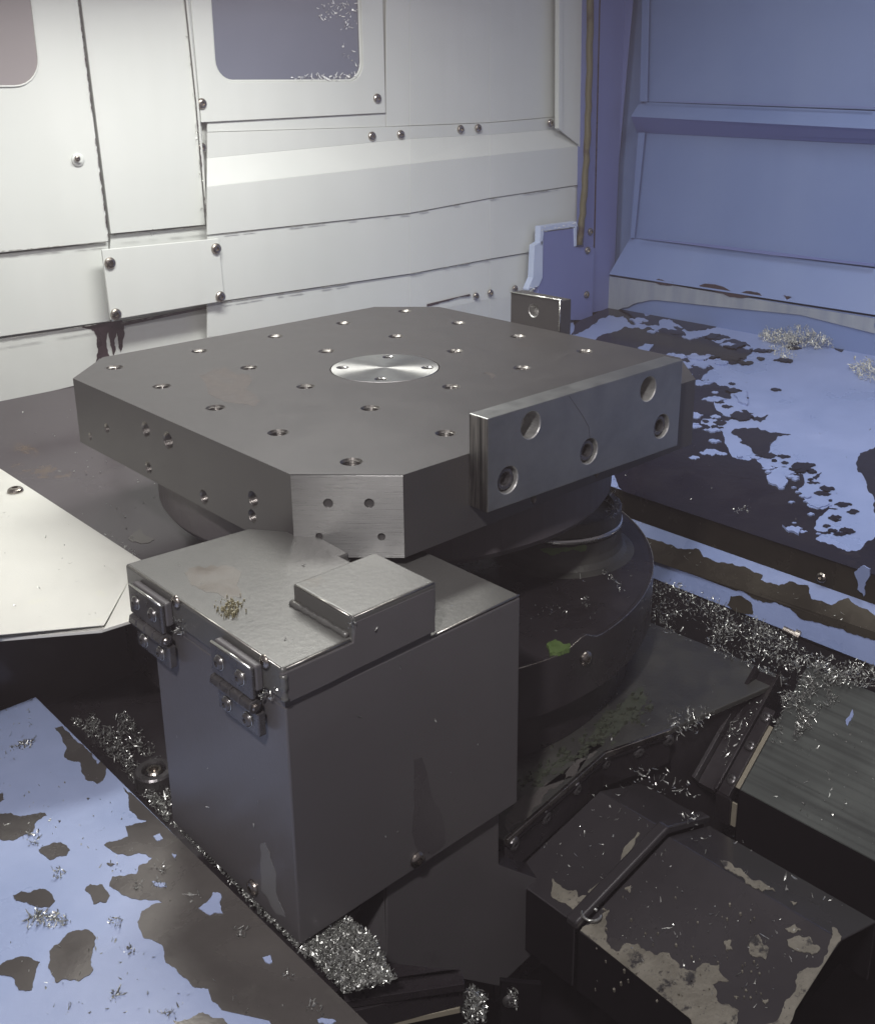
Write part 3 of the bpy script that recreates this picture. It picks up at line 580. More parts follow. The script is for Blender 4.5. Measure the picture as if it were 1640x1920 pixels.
lb2 = loc_block('locating_block', [(.2502,-.0205,-.045),(.2502,.0600,-.045),(.2502,.0600,.0370),(.2502,-.0205,.0370)], (.019,0,0), [(at(1000,582,x=.2502), .0075, .012)], (-1,0,0), 'short dark block standing at the far edge')
for nm, a, b in (('bright_edge',(957.5,547.5),(1052,562.5)),('bright_edge',(1050,562),(1048,621))):
    A, B = at(*a, x=.2499), at(*b, x=.2499); tube(nm, [A, B], .0011, 'edge', lb2)
# round flange under the plate
link('underside_flange', lathe_mesh('underside_flange', [(0,-T-.0002),(.236,-T-.0002),(.236,-.112),(.232,-.118),(.12,-.118),(.12,-.16),(0,-.16)], 96), MT['flange'], pal, smooth=False)

# ================================================================== ROTARY TABLE
rt = thing('rotary_table', 'black round rotary table housing under the pallet with a wavy front rim', 'rotary table', (0,0,-.31))
cm_ = lathe_mesh('clamp_boss', [(0,-.158),(.056,-.158),(.0575,-.149),(.0645,-.149),(.0660,-.1505),(.0660,-.163),(.0640,-.1645),(.0640,-.1705),(.0665,-.172),(.0670,-.186),(.0685,-.193),(.073,-.198),(.082,-.2008)], 64)
rm_ = lathe_mesh('bright_ring', [(.0662,-.1640),(.0675,-.1650),(.0675,-.1690),(.0662,-.1700)], 64)
for p in rm_.polygons: p.use_smooth = True
for sx, sy in ((1,-1),(1,1)):
    cbs = link('clamp_boss', cm_, MT['casting'], rt, loc=(.132*sx,.128*sy,0)); link('bright_ring', rm_, MT['bright'], cbs, loc=(.132*sx,.128*sy,0))
link('deck', lathe_mesh('deck', [(0,-.2005),(.2790,-.2005),(.2790,-.206),(.15,-.206)], 120), MT['black_steel'], rt)
# band with wavy upper rim
Vb = []; Fb = []; NB = 360; 
def rim(a):
    d = (math.degrees(a)+360) % 360
    z = -.2010
    for c in (268.2, 178.2, 88.2):
        e = d-c; z += .0085*math.exp(-(e/(3.6 if e < 0 else 2.2))**2)
    return z
for i in range(NB):
    a = 2*PI*i/NB; z = rim(a)
    for r, zz in ((.2785,z-.002),(.2785,z),(.2822,z+.0004),(.2830,z-.0006),(.2830,-.2545),(.262,-.2550)): Vb.append((r*math.cos(a), r*math.sin(a), zz))
for i in range(NB):
    j = (i+1) % NB
    for k in range(5): Fb.append([i*6+k, j*6+k, j*6+k+1, i*6+k+1])
link('rim_band', fix(mesh('rim_band', Vb, Fb)), MT['black_steel'], rt, smooth=False)
tube('rim_edge', [(.2826*math.cos(2*PI*i/240), .2826*math.sin(2*PI*i/240), rim(2*PI*i/240)+.0002) for i in range(240)], .0005, 'screw', rt, True)
link('lower_ring', lathe_mesh('lower_ring', [(.262,-.2552),(.262,-.309)], 96), MT['black_steel'], rt, smooth=True)
pscr = Vector(( -.012, -.2832, -.2235)); 
def oncyl(u, v, r):
    d = ray(u, v); a = d.x*d.x+d.y*d.y; b_ = CC.x*d.x+CC.y*d.y; c = CC.x**2+CC.y**2-r*r; D = max(0, b_*b_-a*c); return CC+d*((-b_-math.sqrt(D))/a)
ps = oncyl(1097,1234,.2832); screw(ps, Vector((ps.x, ps.y, 0)), .0072, 'screw', rt)
patches('green_paint', [[(1024,1214),(1040,1205),(1055,1214),(1075,1207),(1068,1222),(1050,1229),(1030,1232)]], lambda u,v: at(u,v,z=-.2005), (0,0,1), 'green', rt, h=.0035)
def onboss(u, v, r):
    d = ray(u, v); ox, oy = CC.x-.132, CC.y+.128; a = d.x*d.x+d.y*d.y; b_ = ox*d.x+oy*d.y; c = ox*ox+oy*oy-r*r; return CC+d*((-b_-math.sqrt(max(0, b_*b_-a*c)))/a)
patches('green_paint', [[(1012,1030),(1030,1027),(1060,1025),(1098,1022),(1097,1033),(1060,1034),(1048,1037),(1030,1041)]], lambda u,v: onboss(u,v,.0672), (0,-1,0), 'green', rt, h=.0006)
tc_ = zone([(1125,1065),(1145,1080),(1175,1108),(1165,1112),(1130,1080)], 34, lambda u,v: at(u,v,z=-.198), lift=.003)
tc_ += zone([(985,1080),(1200,1060),(1190,1140),(1060,1190),(985,1220)], 40, lambda u,v: at(u,v,z=-.2), clump=1)
tc_ += zone([(1085,1125),(1105,1120),(1105,1140),(1088,1140)], 14, lambda u,v: at(u,v,z=-.2), lift=.002)
tc_ += zone([(1130,900),(1150,895),(1168,960),(1150,975),(1135,960)], 60, lambda u,v: at(u,v,z=-.14), lift=.004)
tc_ += zone([(1000,1145),(1055,1135),(1055,1150),(1005,1155)], 16, lambda u,v: at(u,v,z=-.2), lift=.001)
chips('metal_chips', tc_, 'scattered bright chips lying on the black round table housing')

# ================================================================== MACHINE BASE
bs = thing('machine_base', 'dark cast base with green and rusty paint remnants under the rotary table', 'machine base', (.05,0,-.42))
ZB = -.310
bpnt = lambda u, v, dz=0.: at(u, v, z=ZB+dz)
e0 = bpnt(945,1575); e1 = bpnt(1130,1412); e2 = bpnt(1255,1368); e3 = bpnt(1478,1272); e4 = bpnt(1222,1168)
prism('base_top', [Vector((-.15,.2,ZB)), Vector((-.15,-.318,ZB)), e0, e1, e2, e3, e4, Vector((e4.x,.25,ZB))], (0,0,-.006), MT['casting'], bs, .0012)
prism('base_body', [Vector((-.13,.2,ZB-.0062)), Vector((-.13,-.29,ZB-.0062)), e1+Vector((0,.012,-.0062)), e2+Vector((0,.012,-.0062)), e3+Vector((-.02,.012,-.0062)), e4+Vector((-.012,0,-.0062)), Vector((e4.x-.012,.25,ZB-.0062))], (0,0,-.2), MT['black_steel'], bs)
def vstrip(name, a, b, z1, z0, th, m, parent, bv=.0004):
    d = (b-a); d.z = 0; n = Vector((d.y, -d.x, 0)).normalized()
    if n.y > 0: n = -n
    return prism(name, [Vector((a.x,a.y,z0)), Vector((b.x,b.y,z0)), Vector((b.x,b.y,z1)), Vector((a.x,a.y,z1))], n*th, MT[m], parent, bv), n
for a, b, us in ((e0, e1, ((962,1582),(1022,1532),(1080,1479),(1135,1430))), (e1, e2, ((1196,1410),(1252,1388)))):
    _, n = vstrip('edge_trim', a, b, ZB+.0015, ZB-.0042, .0032, 'screw', bs)
    _, n = vstrip('gasket_strip', a+n*0, b, ZB-.0045, ZB-.0068, .0050, 'dark_gap_shade', bs)
    wpn, n = vstrip('screw_plate', a, b, ZB-.0070, ZB-.036, .0022, 'black_steel', bs)
    for u, v in us: screw(atp(u, v, a+n*.0024, n), n, .0062, 'dark_screw', bs)
patches('green_paint', [[(1112,1358),(1130,1338),(1160,1325),(1185,1300),(1205,1288),(1210,1320),(1190,1352),(1160,1372),(1130,1385),(1110,1380)],[(980,1455),(1010,1440),(1060,1425),(1110,1395),(1130,1398),(1080,1430),(1020,1455),(985,1465)]], bpnt, (0,0,1), 'moss', bs, h=.0001, depth=5, amp=.28)
GR = []
for _ in range(130):
    t = random.random(); u = 985+225*t+random.gauss(0,16); v = 1470-150*t+random.gauss(0,12)
    s = random.uniform(1.,4)**1.3; GR.append([(u-s*1.3,v+s*.4),(u-s*.3,v-s*.5),(u+s*1.2,v-s*.5),(u+s*.2,v+s*.6)])
patches('green_paint', GR, bpnt, (0,0,1), 'moss', bs, h=.0002, depth=3, amp=.3)
patches('rusty_residue', [[(950,1530),(975,1500),(1010,1478),(1050,1462),(1085,1440),(1120,1408),(1100,1425),(1050,1470),(1000,1515),(950,1560)]], bpnt, (0,0,1), 'brown', bs, h=.0003, depth=5, amp=.2)
bc = zone([(1200,1100),(1250,1095),(1330,1130),(1460,1190),(1530,1235),(1480,1262),(1400,1235),(1290,1180),(1225,1165)], 2600, lambda u,v: at(u,v,z=-.335), lift=.012, clump=1.0)
bc += zone([(1205,1150),(1290,1180),(1400,1235),(1482,1270),(1460,1275),(1280,1200),(1215,1175)], 420, lambda u,v: bpnt(u,v,.001), lift=.004, clump=.5)
chips('metal_chips', bc, 'bright chips packed in the dark trough along the blue apron', size=(.003,.010))
chips('metal_chips', zone([(1255,1340),(1300,1325),(1340,1335),(1310,1375),(1270,1385),(1250,1370)], 130, lambda u,v: bpnt(u,v,-.002), lift=.006)+zone([(1000,1250),(1420,1290),(1100,1400),(985,1440)], 60, bpnt), 'chips clustered at the front edge of the cast base', size=(.004,.011))
prism('trough_bed', [Vector((.22,-.9,-.352)), Vector((.378,-.9,-.352)), Vector((.378,.4,-.338)), Vector((.22,.4,-.338))], (0,0,-.003), MT['dark_gap_shade'], bs)

# ================================================================== SLIDE COVER on the right (inclined steel plate)
sc = thing('slide_cover', 'smeared grey steel slide cover sloping up at the right edge', 'slide cover', (.2,-.4,-.40))
A = at(1386,1481,z=-.375); Yk = A.y; B = at(1512,1250,y=Yk); Dv = Vector((0,-.55,0))
nS = (B-A).cross(Vector((0,-1,0))).normalized(); nS = nS if nS.z > 0 else -nS
slp = lambda u, v: atp(u, v, A, nS)
A1, B1 = slp(1386,1481), slp(1497,1300)
far = slp(1497,1300)
top_far = slp(1500,1290); top_near = top_far+Dv
# plate carries on up to the trough
Bx = at(1470,1330,y=Yk)
up = (B1-A1); up.y = 0; up.normalize()
L0 = (B1-A1).length*.98
Atop = A1+up*.145
prism('plate', [A1, A1+Dv, Atop+Dv, Atop], -nS*.004, MT['slide'], sc, .0012)
prism('front_skirt', [A1-nS*.0005-up*.0005, A1+Dv-nS*.0005-up*.0005, A1+Dv+Vector((0,0,-.12)), A1+Vector((0,0,-.12))], Vector((.003,0,0)), MT['dark_gap_shade'], sc)  # black colour stands in for the shade below the plate
# wiper at its far end: black channel, strip, tan gasket, screws
w = Vector((0,1,0))
def along(t, off, h): return A1+up*t+w*off+nS*h
def wbar(name, o0, o1, h0, h1, t0, t1, m, bv=.0004): return prism(name, [along(t0,o0,h0), along(t1,o0,h0), along(t1,o1,h0), along(t0,o1,h0)], nS*(h1-h0), MT[m], sc, bv)
wbar('gasket', -.0005, .004, .0003, .0022, 0, .070, 'gasket')
wbar('clamp_strip', .0042, .016, -.003, .0045, -.012, .085, 'black_steel')
wbar('wiper_channel', .0165, .020, -.02, .0085, -.012, .12, 'black_steel')
wbar('wiper_channel', .0202, .042, -.02, -.004, -.012, .12, 'black_steel')
wbar('wiper_channel', .0422, .046, -.02, .0055, -.012, .12, 'black_steel')
for t in (.004, .042, .075): screw(along(t, .0095, .0046), nS, .0056, 'dark_screw', sc)
prism('end_bracket', [along(-.012,.0,.0045), along(-.012,.016,.0045), along(-.012,.016,.0045)+Vector((0,0,-.03)), along(-.012,.0,.0045)+Vector((0,0,-.03))], Vector((-.003,0,0)), MT['black_steel'], sc, .0004)
prism('gasket', [along(-.013,-.0055,.001), along(-.013,-.0005,.001), along(-.013,-.0005,.001)+Vector((0,0,-.026)), along(-.013,-.0055,.001)+Vector((0,0,-.026))], Vector((-.002,0,0)), MT['gasket'], sc, .0003)
pc = along(-.0155, .008, -.018); screw(pc, (-1,0,0), .0052, 'dark_screw', sc)
slc = zone([(1470,1250),(1530,1240),(1600,1260),(1560,1330),(1520,1370),(1480,1400),(1450,1395),(1462,1340)], 1500, lambda u,v: slp(u,v), nS, lift=.016, clump=.4)
slc += zone([(1530,1225),(1640,1250),(1640,1290),(1570,1290),(1520,1260)], 500, lambda u,v: slp(u,v), nS, lift=.010, clump=.7)
chips('metal_chips', slc, 'heap of bright curly chips piled at the top of the grey slide cover', size=(.004,.012))
chips('metal_chips', zone([(1400,1480),(1500,1380),(1640,1330),(1640,1600),(1500,1530)], 60, slp, nS), 'loose chips scattered on the smeared grey slide cover', size=(.003,.010))
patches('paint_flake', [[(1585,1352),(1594,1340),(1598,1331),(1600,1340),(1595,1352),(1588,1362)]], slp, nS, 'blue_floor', sc, h=.001, depth=2)
chips('metal_chips', zone([(1385,1310),(1440,1300),(1410,1380),(1360,1440),(1350,1420)], 110, lambda u,v: atp(u,v,along(0,.03,-.003),nS), nS, lift=.003, clump=1), 'chips lying in the black wiper channel beside the slide cover', size=(.003,.010))

# ================================================================== TELESCOPIC WAY COVER (bottom right)
wc = thing('way_cover', 'black telescopic way cover with worn tan patches at the bottom right', 'way cover', (-.03,-.45,-.42))
def section(name, u0, u1, uc, yb, yf, zlift, parent, zdown, bv):
    pass
a2 = at(1083,1745,z=-.36); b2 = at(1240,1580,y=a2.y); n2 = at(1472,1920,z=-.36); r2 = at(1584,1760,y=n2.y); c2 = at(1640,1729,y=n2.y)
P2, N2 = plane3(a2, b2, (a2.x, a2.y-.1, a2.z))
sec2 = lambda u, v: atp(u, v, P2, N2)
xl = a2.x; 
ridge = (b2.x+r2.x)/2+.001; zr_ = P2.z-(N2.x*(ridge-P2.x))/N2.z; xr = c2.x+.004; zr2 = c2.z-.002
def cover_section(name, y0, y1, d, th=.0025, m='black_steel'):
    """roof-shaped folded sheet: left drop, rising panel, ridge, falling flank, right drop; d = height above section 2"""
    prof = [(xl-.000,-.42),(xl,P2.z+d),(ridge,zr_+d),(xr,zr2+d),(xr,-.42)]
    inner = [(xr-.003,-.42),(xr-.003,zr2+d-.003),(ridge,zr_+d-.003),(xl+.003,P2.z+d-.003),(xl+.003,-.42)]
    o = prism(name, [(x, y0, z) for x, z in prof+inner], (0, y1-y0, 0), MT['cover'], wc, .0035, seg=4); o.data.materials.append(MT['dark_gap_shade'])
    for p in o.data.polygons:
        if abs(p.normal.x) > .95: p.material_index = 1  # side faces coloured black in place of shade
    return o
cover_section('cover_section', a2.y-.0005, n2.y, 0)
cover_section('cover_section', -.315, a2.y+.004, .0045)
# turned-up rim between the sections
def rimbar(y0, y1, d0, d1): return prism('overlap_rim', [(x, y0, z) for x, z in ((xl-.0022,P2.z+d0),(ridge,zr_+d0+.0006),(xr+.0022,zr2+d0),(xr+.0022,zr2+d1),(ridge,zr_+d1+.0006),(xl-.0022,P2.z+d1))], (0,y1-y0,0), MT['cover'], wc, .002, seg=3)
rimbar(a2.y-.0005, a2.y+.011, .001, .0085)
z8 = lambda P: [(x/1.608+620, y/1.608+1300) for x, y in P]
TP = [z8(P) for P in (
 [(752,716),(790,690),(805,684),(840,655),(830,700),(830,750),(870,780),(890,755),(950,780),(1020,785),(1050,830),(1100,840),(1130,815),(1170,820),(1200,870),(1150,880),(1165,930),(1230,960),(1220,1040),(1140,1040),(1085,985)],
 [(1510,708),(1540,735),(1530,752),(1400,957),(1330,1030),(1270,1030),(1360,960),(1400,900),(1405,850),(1450,830),(1500,780),(1510,740)],
 [(1175,505),(1200,510),(1240,535),(1300,570),(1340,600),(1300,600),(1250,575),(1210,540)],
 [(1265,735),(1290,730),(1300,755),(1320,770),(1310,805),(1270,795),(1260,760)],
 [(1375,745),(1400,735),(1440,735),(1475,770),(1450,790),(1390,770)], [(1370,712),(1400,698),(1418,715),(1380,722)], [(1185,750),(1205,745),(1210,775),(1190,775)],
 [(1300,930),(1318,925),(1310,940)],[(1215,915),(1230,918),(1222,926)],[(885,590),(905,582),(900,605)],[(1385,630),(1405,632),(1395,641)])]
for _ in range(70):
    u = 1110+random.random()*330; v = 1660+random.random()*200+ (u-1110)*.15; s = random.uniform(.8,2.6)
    TP.append([(u-s,v),(u,v-s),(u+s,v+s*.3),(u,v+s)])
patches('dried_residue', TP, sec2, N2, 'tan', wc, h=.0006, depth=3, amp=.2)
patches('dried_residue', [z8(P) for P in ([(668,560),(700,590),(740,595),(745,618),(770,612),(750,650),(735,664),(668,618)],[(775,600),(830,550),(880,480),(925,420),(932,425),(890,490),(840,552),(785,612)])], lambda u,v: atp(u,v,P2+N2*.0046,N2), N2, 'tan', wc, h=.0006, depth=3, amp=.14)
# front crease stain on the flank ridge
wch = zone([(1010,1600),(1150,1450),(1230,1540),(1080,1700)], 44, lambda u,v: atp(u,v,P2+N2*.005,N2), N2, lift=.001)
wch += zone([(1170,1440),(1220,1435),(1300,1470),(1320,1500),(1270,1500),(1190,1470)], 100, lambda u,v: atp(u,v,P2+N2*.005,N2), N2, lift=.003, clump=.8)
wch += zone([(1100,1730),(1240,1590),(1560,1780),(1450,1900),(1300,1900)], 130, sec2, N2)
wch += zone([(1250,1560),(1330,1540),(1600,1690),(1560,1740)], 24, sec2, N2, lift=.0)
wch += zone([(1270,1525),(1310,1530),(1305,1548),(1280,1545)], 24, sec2, N2, lift=.006)
chips('metal_chips', wch, 'loose chips sprinkled over the black telescopic way cover', size=(.003,.009))
ringc = [at(1108,1717,z=-.352)+Vector((.0075*math.cos(t), .0075*math.sin(t), .002*math.sin(t*.5))) for t in [i*2*PI/26 for i in range(24)]]
curl = tube('curled_chip', ringc, .0012, 'chip'); props(curl, 'single ring shaped metal curl at the left edge of the way cover', 'metal curl')

# ================================================================== HINGED BOX (foreground)
X0, Y0, ZL, ZR, ZBT = -.3648, -.3421, -.050, -.0785, -.2560
hb = thing('hinged_box', 'tall dark grey steel box with a hinged stepped lid in the foreground', 'box', ((X0-.16)/2,Y0+.09,ZBT))
XE = -.1590
bodyo = prism('body', [(X0,Y0,ZBT),(XE,Y0,ZBT),(XE,-.226,ZBT),(-.166,-.2074,ZBT),(-.2070,-.1880,ZBT),(-.246,-.192,ZBT),(-.272,-.176,ZBT),(X0,-.176,ZBT)], (0,0,ZR-ZBT), MT['box'], hb, .0012)
X1 = -.2465; ZM = -.0350
prism('body_collar', [(X0+.0001,Y0+.0001,ZR),(X1+.0002,Y0+.0001,ZR),(X1+.0002,-.246,ZR),(-.242,-.200,ZR),(-.268,-.158,ZR),(X0+.0001,-.150,ZR)], (0,0,ZL-.0226-ZR), MT['box'], hb)
lidp = [(X0-.0022,Y0-.0022),(X1,Y0-.0022),(X1,-.2440),(-.2385,-.2440),(-.237,-.1969),(-.267,-.1538),(X0-.0022,-.1456)]
lid = prism('lid', [(x, y, ZL-.0225) for x, y in lidp], (0,0,.0225), MT['lid'], hb, .0022, seg=4)
# front lip of the lid, deeper at the left
prism('lid_lip', [(X0-.0026,Y0-.0034,-.0735),(X0+.030,Y0-.0034,-.0735),(X0+.052,Y0-.0034,-.0725),(X1+.001,Y0-.0034,-.0715),(X1+.001,Y0-.0034,ZM-.004),(-.3120,Y0-.0034,ZM-.004),(-.3145,Y0-.0034,ZL-.0028),(X0-.0026,Y0-.0034,ZL-.0028)], (0,.004,0), MT['box'], lid, .0006)
ZM = -.0350
bumpo = prism('raised_step', [(-.3145,Y0-.0032,ZL-.012),(-.2440,Y0-.0032,ZL-.012),(-.2440,Y0-.0032,ZM),(-.3145,Y0-.0032,ZM)], (0,.0640,0), MT['lid'], lid, .0022, seg=4)
prism('filler_block', [(X1+.0006,Y0+.0012,ZR+.0002),(XE-.006,Y0+.006,ZR+.0002),(XE-.006,-.24,ZR+.0002),(X1+.0006,-.24,ZR+.0002)], (0,0,.0004), MT['lid'], hb)
tube('weld_bead', [(-.3148, Y0-.0040+.0008*math.sin(i), ZL+.0010) if False else (-.3158, Y0+.0005+.0026*i, ZL+.0012) for i in range(24)], .0022, 'lid', lid, rvar=.25)
prism('top_plate', [(X1+.0008,Y0+.0006,ZR+.0004),(XE-.0006,Y0+.0006,ZR+.0004),(XE-.0006,-.2262,ZR+.0004),(-.1640,-.2110,ZR+.0004),(-.1700,-.2030,ZR+.0004),(-.2070,-.1870,ZR+.0004),(-.236,-.195,ZR+.0004),(-.236,-.2450,ZR+.0004),(X1+.0008,-.2450,ZR+.0004)], (0,0,.0016), MT['lid'], hb, .0006)
tube('corner_weld', [(X0-.001,Y0-.002,-.054-.0016*i) for i in range(12)], .0022, 'lid', lid, rvar=.3)
# lid edges are bright from bevel and added highlight tubes; brown stain and straw-coloured grit
patches('rust_stain', [[(345,1075),(370,1062),(420,1060),(452,1075),(445,1100),(452,1120),(425,1128),(395,1110),(360,1098)]], lambda u,v: at(u,v,z=ZL), (0,0,1), 'lid_stain', lid, h=.00008, depth=4, amp=.2)
patches('grit', [[(405+random.gauss(20,14), 1140+random.gauss(0,14)+0)]*0 or (lambda u,v,s: [(u-s,v),(u,v-s*.7),(u+s,v),(u,v+s*.7)])(428+random.gauss(0,12)+k*.06, 1138+random.gauss(0,9)+k*.1, random.uniform(.6,1.8)) for k in range(110)], lambda u,v: at(u,v,z=ZL), (0,0,1), 'straw', lid, h=.0003, depth=1, amp=.3)
# hinges on the left side
def hinge(yc, idx):
    xs = X0-.0024; h = thing('hinge', None, None, (0,0,0)); h.parent = hb; h.location = -origin(hb)
    zt = -.0605; W2 = .0235
    prism('spacer_block', [(xs,yc-W2,zt+.0055),(xs,yc+W2,zt+.0055),(xs-.0055,yc+W2,zt+.0055),(xs-.0078,yc+W2,zt+.003),(xs-.0078,yc+W2,zt),(xs,yc+W2,zt)][:2]+[(xs-.0055,yc+W2,zt+.0055),(xs-.0055,yc-W2,zt+.0055)], (0,0,-.0175), MT['box'], h, .0012)
    lf = prism('upper_leaf', [(xs-.0058,yc-W2,zt+.0052),(xs-.0058,yc+W2,zt+.0052),(xs-.0058,yc+W2,zt-.0165),(xs-.0058,yc-W2,zt-.0165)], (-.0032,0,0), MT['dark_screw'], h, .0011, seg=2)
    tube('bright_edge', [(xs-.0080,yc-W2+.001,zt+.0052),(xs-.0080,yc+W2-.001,zt+.0052)], .0009, 'edge', h)
    prism('lower_leaf', [(xs-.0003,yc-W2,zt-.0275),(xs-.0003,yc+W2,zt-.0275),(xs-.0003,yc+W2,zt-.0440),(xs-.0003,yc-W2,zt-.0440)], (-.0055,0,0), MT['dark_screw'], h, .0009)
    nk = 4; kw = 2*W2/nk
    for k in range(nk):
        ya = yc-W2+k*kw+.0004
        pts = [(xs-.0068+.0052*math.cos(PI/3*q+.3), ya, zt-.0218+.0052*math.sin(PI/3*q+.3)) for q in range(6)]
        prism('knuckle', pts, (0, kw-.0008, 0), MT['dark_screw'], h, .0009)
    link('hinge_pin', lathe_mesh('hinge_pin', [(0,-.0012),(.0026,-.0012),(.0026,.0002),(.0018,.001),(0,.001)], 16), MT['screw'], h, loc=(xs-.0068, yc-W2-.0002, zt-.0218), rot=align((0,-1,0)))
    for dy, dz, dx in ((-.0115,-.0055,-.0091),(.0125,-.0055,-.0091),(-.0115,-.0365,-.0059),(.0125,-.0365,-.0059)):
        screw((xs+dx, yc+dy, zt+dz), (-1,0,0), .0047, 'dark_screw', h)
        tube('screw_rim', [(xs+dx-.0002, yc+dy+.0049*math.cos(t*PI/9), zt+dz+.0049*math.sin(t*PI/9)) for t in range(18)], .00035, 'edge', h, True)
    return h
hinge(at(280,1140,x=X0-.008).y, 0); hinge(at(440,1250,x=X0-.008).y, 1)
screw(at(475,1664,x=X0-.0002), (-1,0,0), .0058, 'screw', hb); screw(at(781,1612,y=Y0-.0002), (0,-1,0), .0060, 'screw', hb)
for u, v in ((331,1128),(497,1240)):
    screw(at(u, v, x=X0-.003), (-1,0,0), .0045, 'screw', hb)
hc = zone([(318,1155),(345,1160),(350,1190),(325,1185)], 34, lambda u,v: at(u,v,x=X0-.002), (-1,0,0), .002)+zone([(480,1290),(525,1285),(520,1310),(485,1315)], 34, lambda u,v: at(u,v,x=X0-.002), (-1,0,0), .002)+zone([(655,1150),(668,1160),(660,1180),(650,1175)], 10, lambda u,v: at(u,v,y=Y0-.004), (0,-1,0), .001)
hc += zone([(600,1010),(900,1110),(800,1180),(500,1230),(300,1060)], 14, lambda u,v: at(u,v,z=ZL), (0,0,1))
hc += zone([(560,1300),(960,1150),(950,1500),(600,1700)], 9, lambda u,v: at(u,v,y=Y0-.0005), (0,-1,0))+zone([(310,1260),(500,1400),(540,1680),(350,1520)], 6, lambda u,v: at(u,v,x=X0-.0005), (-1,0,0))
chips('metal_chips', hc, 'small bright chips caught beside the two hinges of the box', size=(.002,.006))
# pale runs on the box faces
patches('dried_run', [[(489,1582),(497,1580),(506,1600),(518,1640),(522,1690),(535,1720),(520,1715),(505,1690),(490,1670),(488,1620)]], lambda u,v: at(u,v,x=X0-.0001), (-1,0,0), 'box_pale', hb, h=.0002, depth=3, amp=.08)
patches('oil_run', [[(776,1425),(790,1420),(800,1450),(812,1500),(830,1540),(834,1580),(810,1602),(785,1600),(772,1560),(776,1500)]], lambda u,v: at(u,v,y=Y0-.0001), (0,-1,0), 'box_oil', hb, h=.0002, depth=3, amp=.08)
for nm_, A_, B_ in (('edge_highlight', (X1+.004,Y0+.0006,ZR+.0018), (XE-.001,Y0+.0006,ZR+.0018)), ('edge_highlight', (X0-.0014,Y0,ZL-.0006), (X0-.0014,-.150,ZL-.0006)), ('edge_highlight', (X0+.001,Y0-.0020,ZL-.0008), (-.316,Y0-.0020,ZL-.0008)), ('edge_highlight', (-.3125,Y0-.0026,ZM-.0008), (-.2455,Y0-.0026,ZM-.0008)), ('edge_highlight', (-.3140,Y0,ZM-.0006), (-.3140,Y0+.058,ZM-.0006))):
    tube(nm_, [A_, B_], .0008, 'worn', hb)  # thin bright tubes drawn as edge highlights

# ================================================================== SUPPORT under the box
YS = Y0+.008
sb = thing('support_housing', 'plain dark sheet metal housing under the hinged box', 'housing', (-.25,YS,-.33))
s = lambda u, v: at(u, v, y=YS)
zz0 = s(725,1805)
front = [s(725,1660), s(935,1500), s(935,1622), s(1035,1657), s(1035,1755), s(935,1850), s(860,1835), zz0]
prism('front_panel', front, (0,.05,0), MT['box'], sb, .0008)
Lp = at(650,1725,z=-.2600)
prism('side_panel', [Vector((zz0.x,YS+.0003,-.2565)), zz0+Vector((0,.0003,0)), Vector((zz0.x-.03,YS+.075,zz0.z+.002)), Vector((zz0.x-.03,YS+.075,-.2565))], Vector((.02,.02,0)), MT['box'], sb, .0006)
prism('top_flange', [s(935,1622)+Vector((0,.0002,.0003)), s(1035,1657)+Vector((0,.0002,.0003)), at(1000,1608,y=YS+.03), at(940,1578,y=YS+.03)], (0,0,-.002), MT['black_steel'], sb, .0004)

# ================================================================== FRONT WIPER STRIP (bottom centre)
fw = thing('wiper_strip', 'dark wiper strip with two screws and a tan gasket below the heap of chips', 'wiper strip', at(750,1880,z=-.30))
wa = at(644,1868,z=-.292); wb_ = at(866,1835,z=-.292)
_, nW = vstrip('channel', wa, wb_, -.2865, -.2925, .010, 'black_steel', fw)
_, nW = vstrip('clamp_plate', wa-Vector((.02,0,0)), wb_, -.2940, -.312, .0030, 'black_steel', fw)
vstrip('gasket', wa-Vector((.01,0,0)), wb_.lerp(wa,.03), -.3125, -.3170, .0040, 'gasket', fw)
for u, v in ((733,1866),(843,1849)): screw(atp(u, v, wa+nW*.0032, nW), nW, .0048, 'dark_screw', fw)
eb = thing('end_plate', 'dark upright sheet edge with one screw right of the small chip ball', 'plate', at(950,1880,z=-.33))
ea = at(938,1900,z=-.34); prism('sheet', [ea+Vector((0,0,-.05)), ea+Vector((.024,-.016,-.05)), ea+Vector((.024,-.016,.020)), ea+Vector((0,0,.028))], (.002,.003,0), MT['dark_gap_shade'], eb, .0004)
nE = Vector((.05,.075,0)).normalized()*-1; screw(atp(956,1876,ea,nE), nE, .0055, 'dark_screw', eb)

# ================================================================== CHIP HEAPS AND SCATTER
c = zone([(128,1352),(180,1350),(240,1352),(262,1380),(275,1440),(268,1475),(215,1430)], 1500, lambda u,v: at(u,v,z=ZT), lift=.012, clump=.35)
c += zone([(240,1350),(290,1390),(305,1430),(270,1420)], 90, lambda u,v: at(u,v,z=ZT), lift=.003, clump=1)
c += zone([(225,1440),(275,1478),(322,1530),(312,1545)], 320, lambda u,v: at(u,v,z=ZT), lift=.006)
c += zone([(290,1500),(318,1480),(326,1520),(300,1512)], 70, lambda u,v: at(u,v,z=ZT), lift=.006)
chips('metal_chips', c, 'heap of silver chips on the dark floor left of the box', size=(.003,.008))
c = zone([(318,1545),(332,1540),(575,1768),(560,1782)], 620, lambda u,v: at(u,v,z=-.262), lift=.004)
c += zone([(455,1680),(480,1685),(600,1790),(575,1800)], 500, lambda u,v: at(u,v,z=-.262), lift=.005)
chips('metal_chips', c, 'narrow line of chips between the blue sill and the box', size=(.002,.006))
c = zone([(560,1765),(585,1768),(648,1722),(700,1765),(738,1838),(700,1850),(645,1862),(600,1815)], 5200, lambda u,v: at(u,v,z=-.264), lift=.005)
chips('metal_chips', c, 'dense heap of silver chips under the corner of the box', size=(.003,.007))
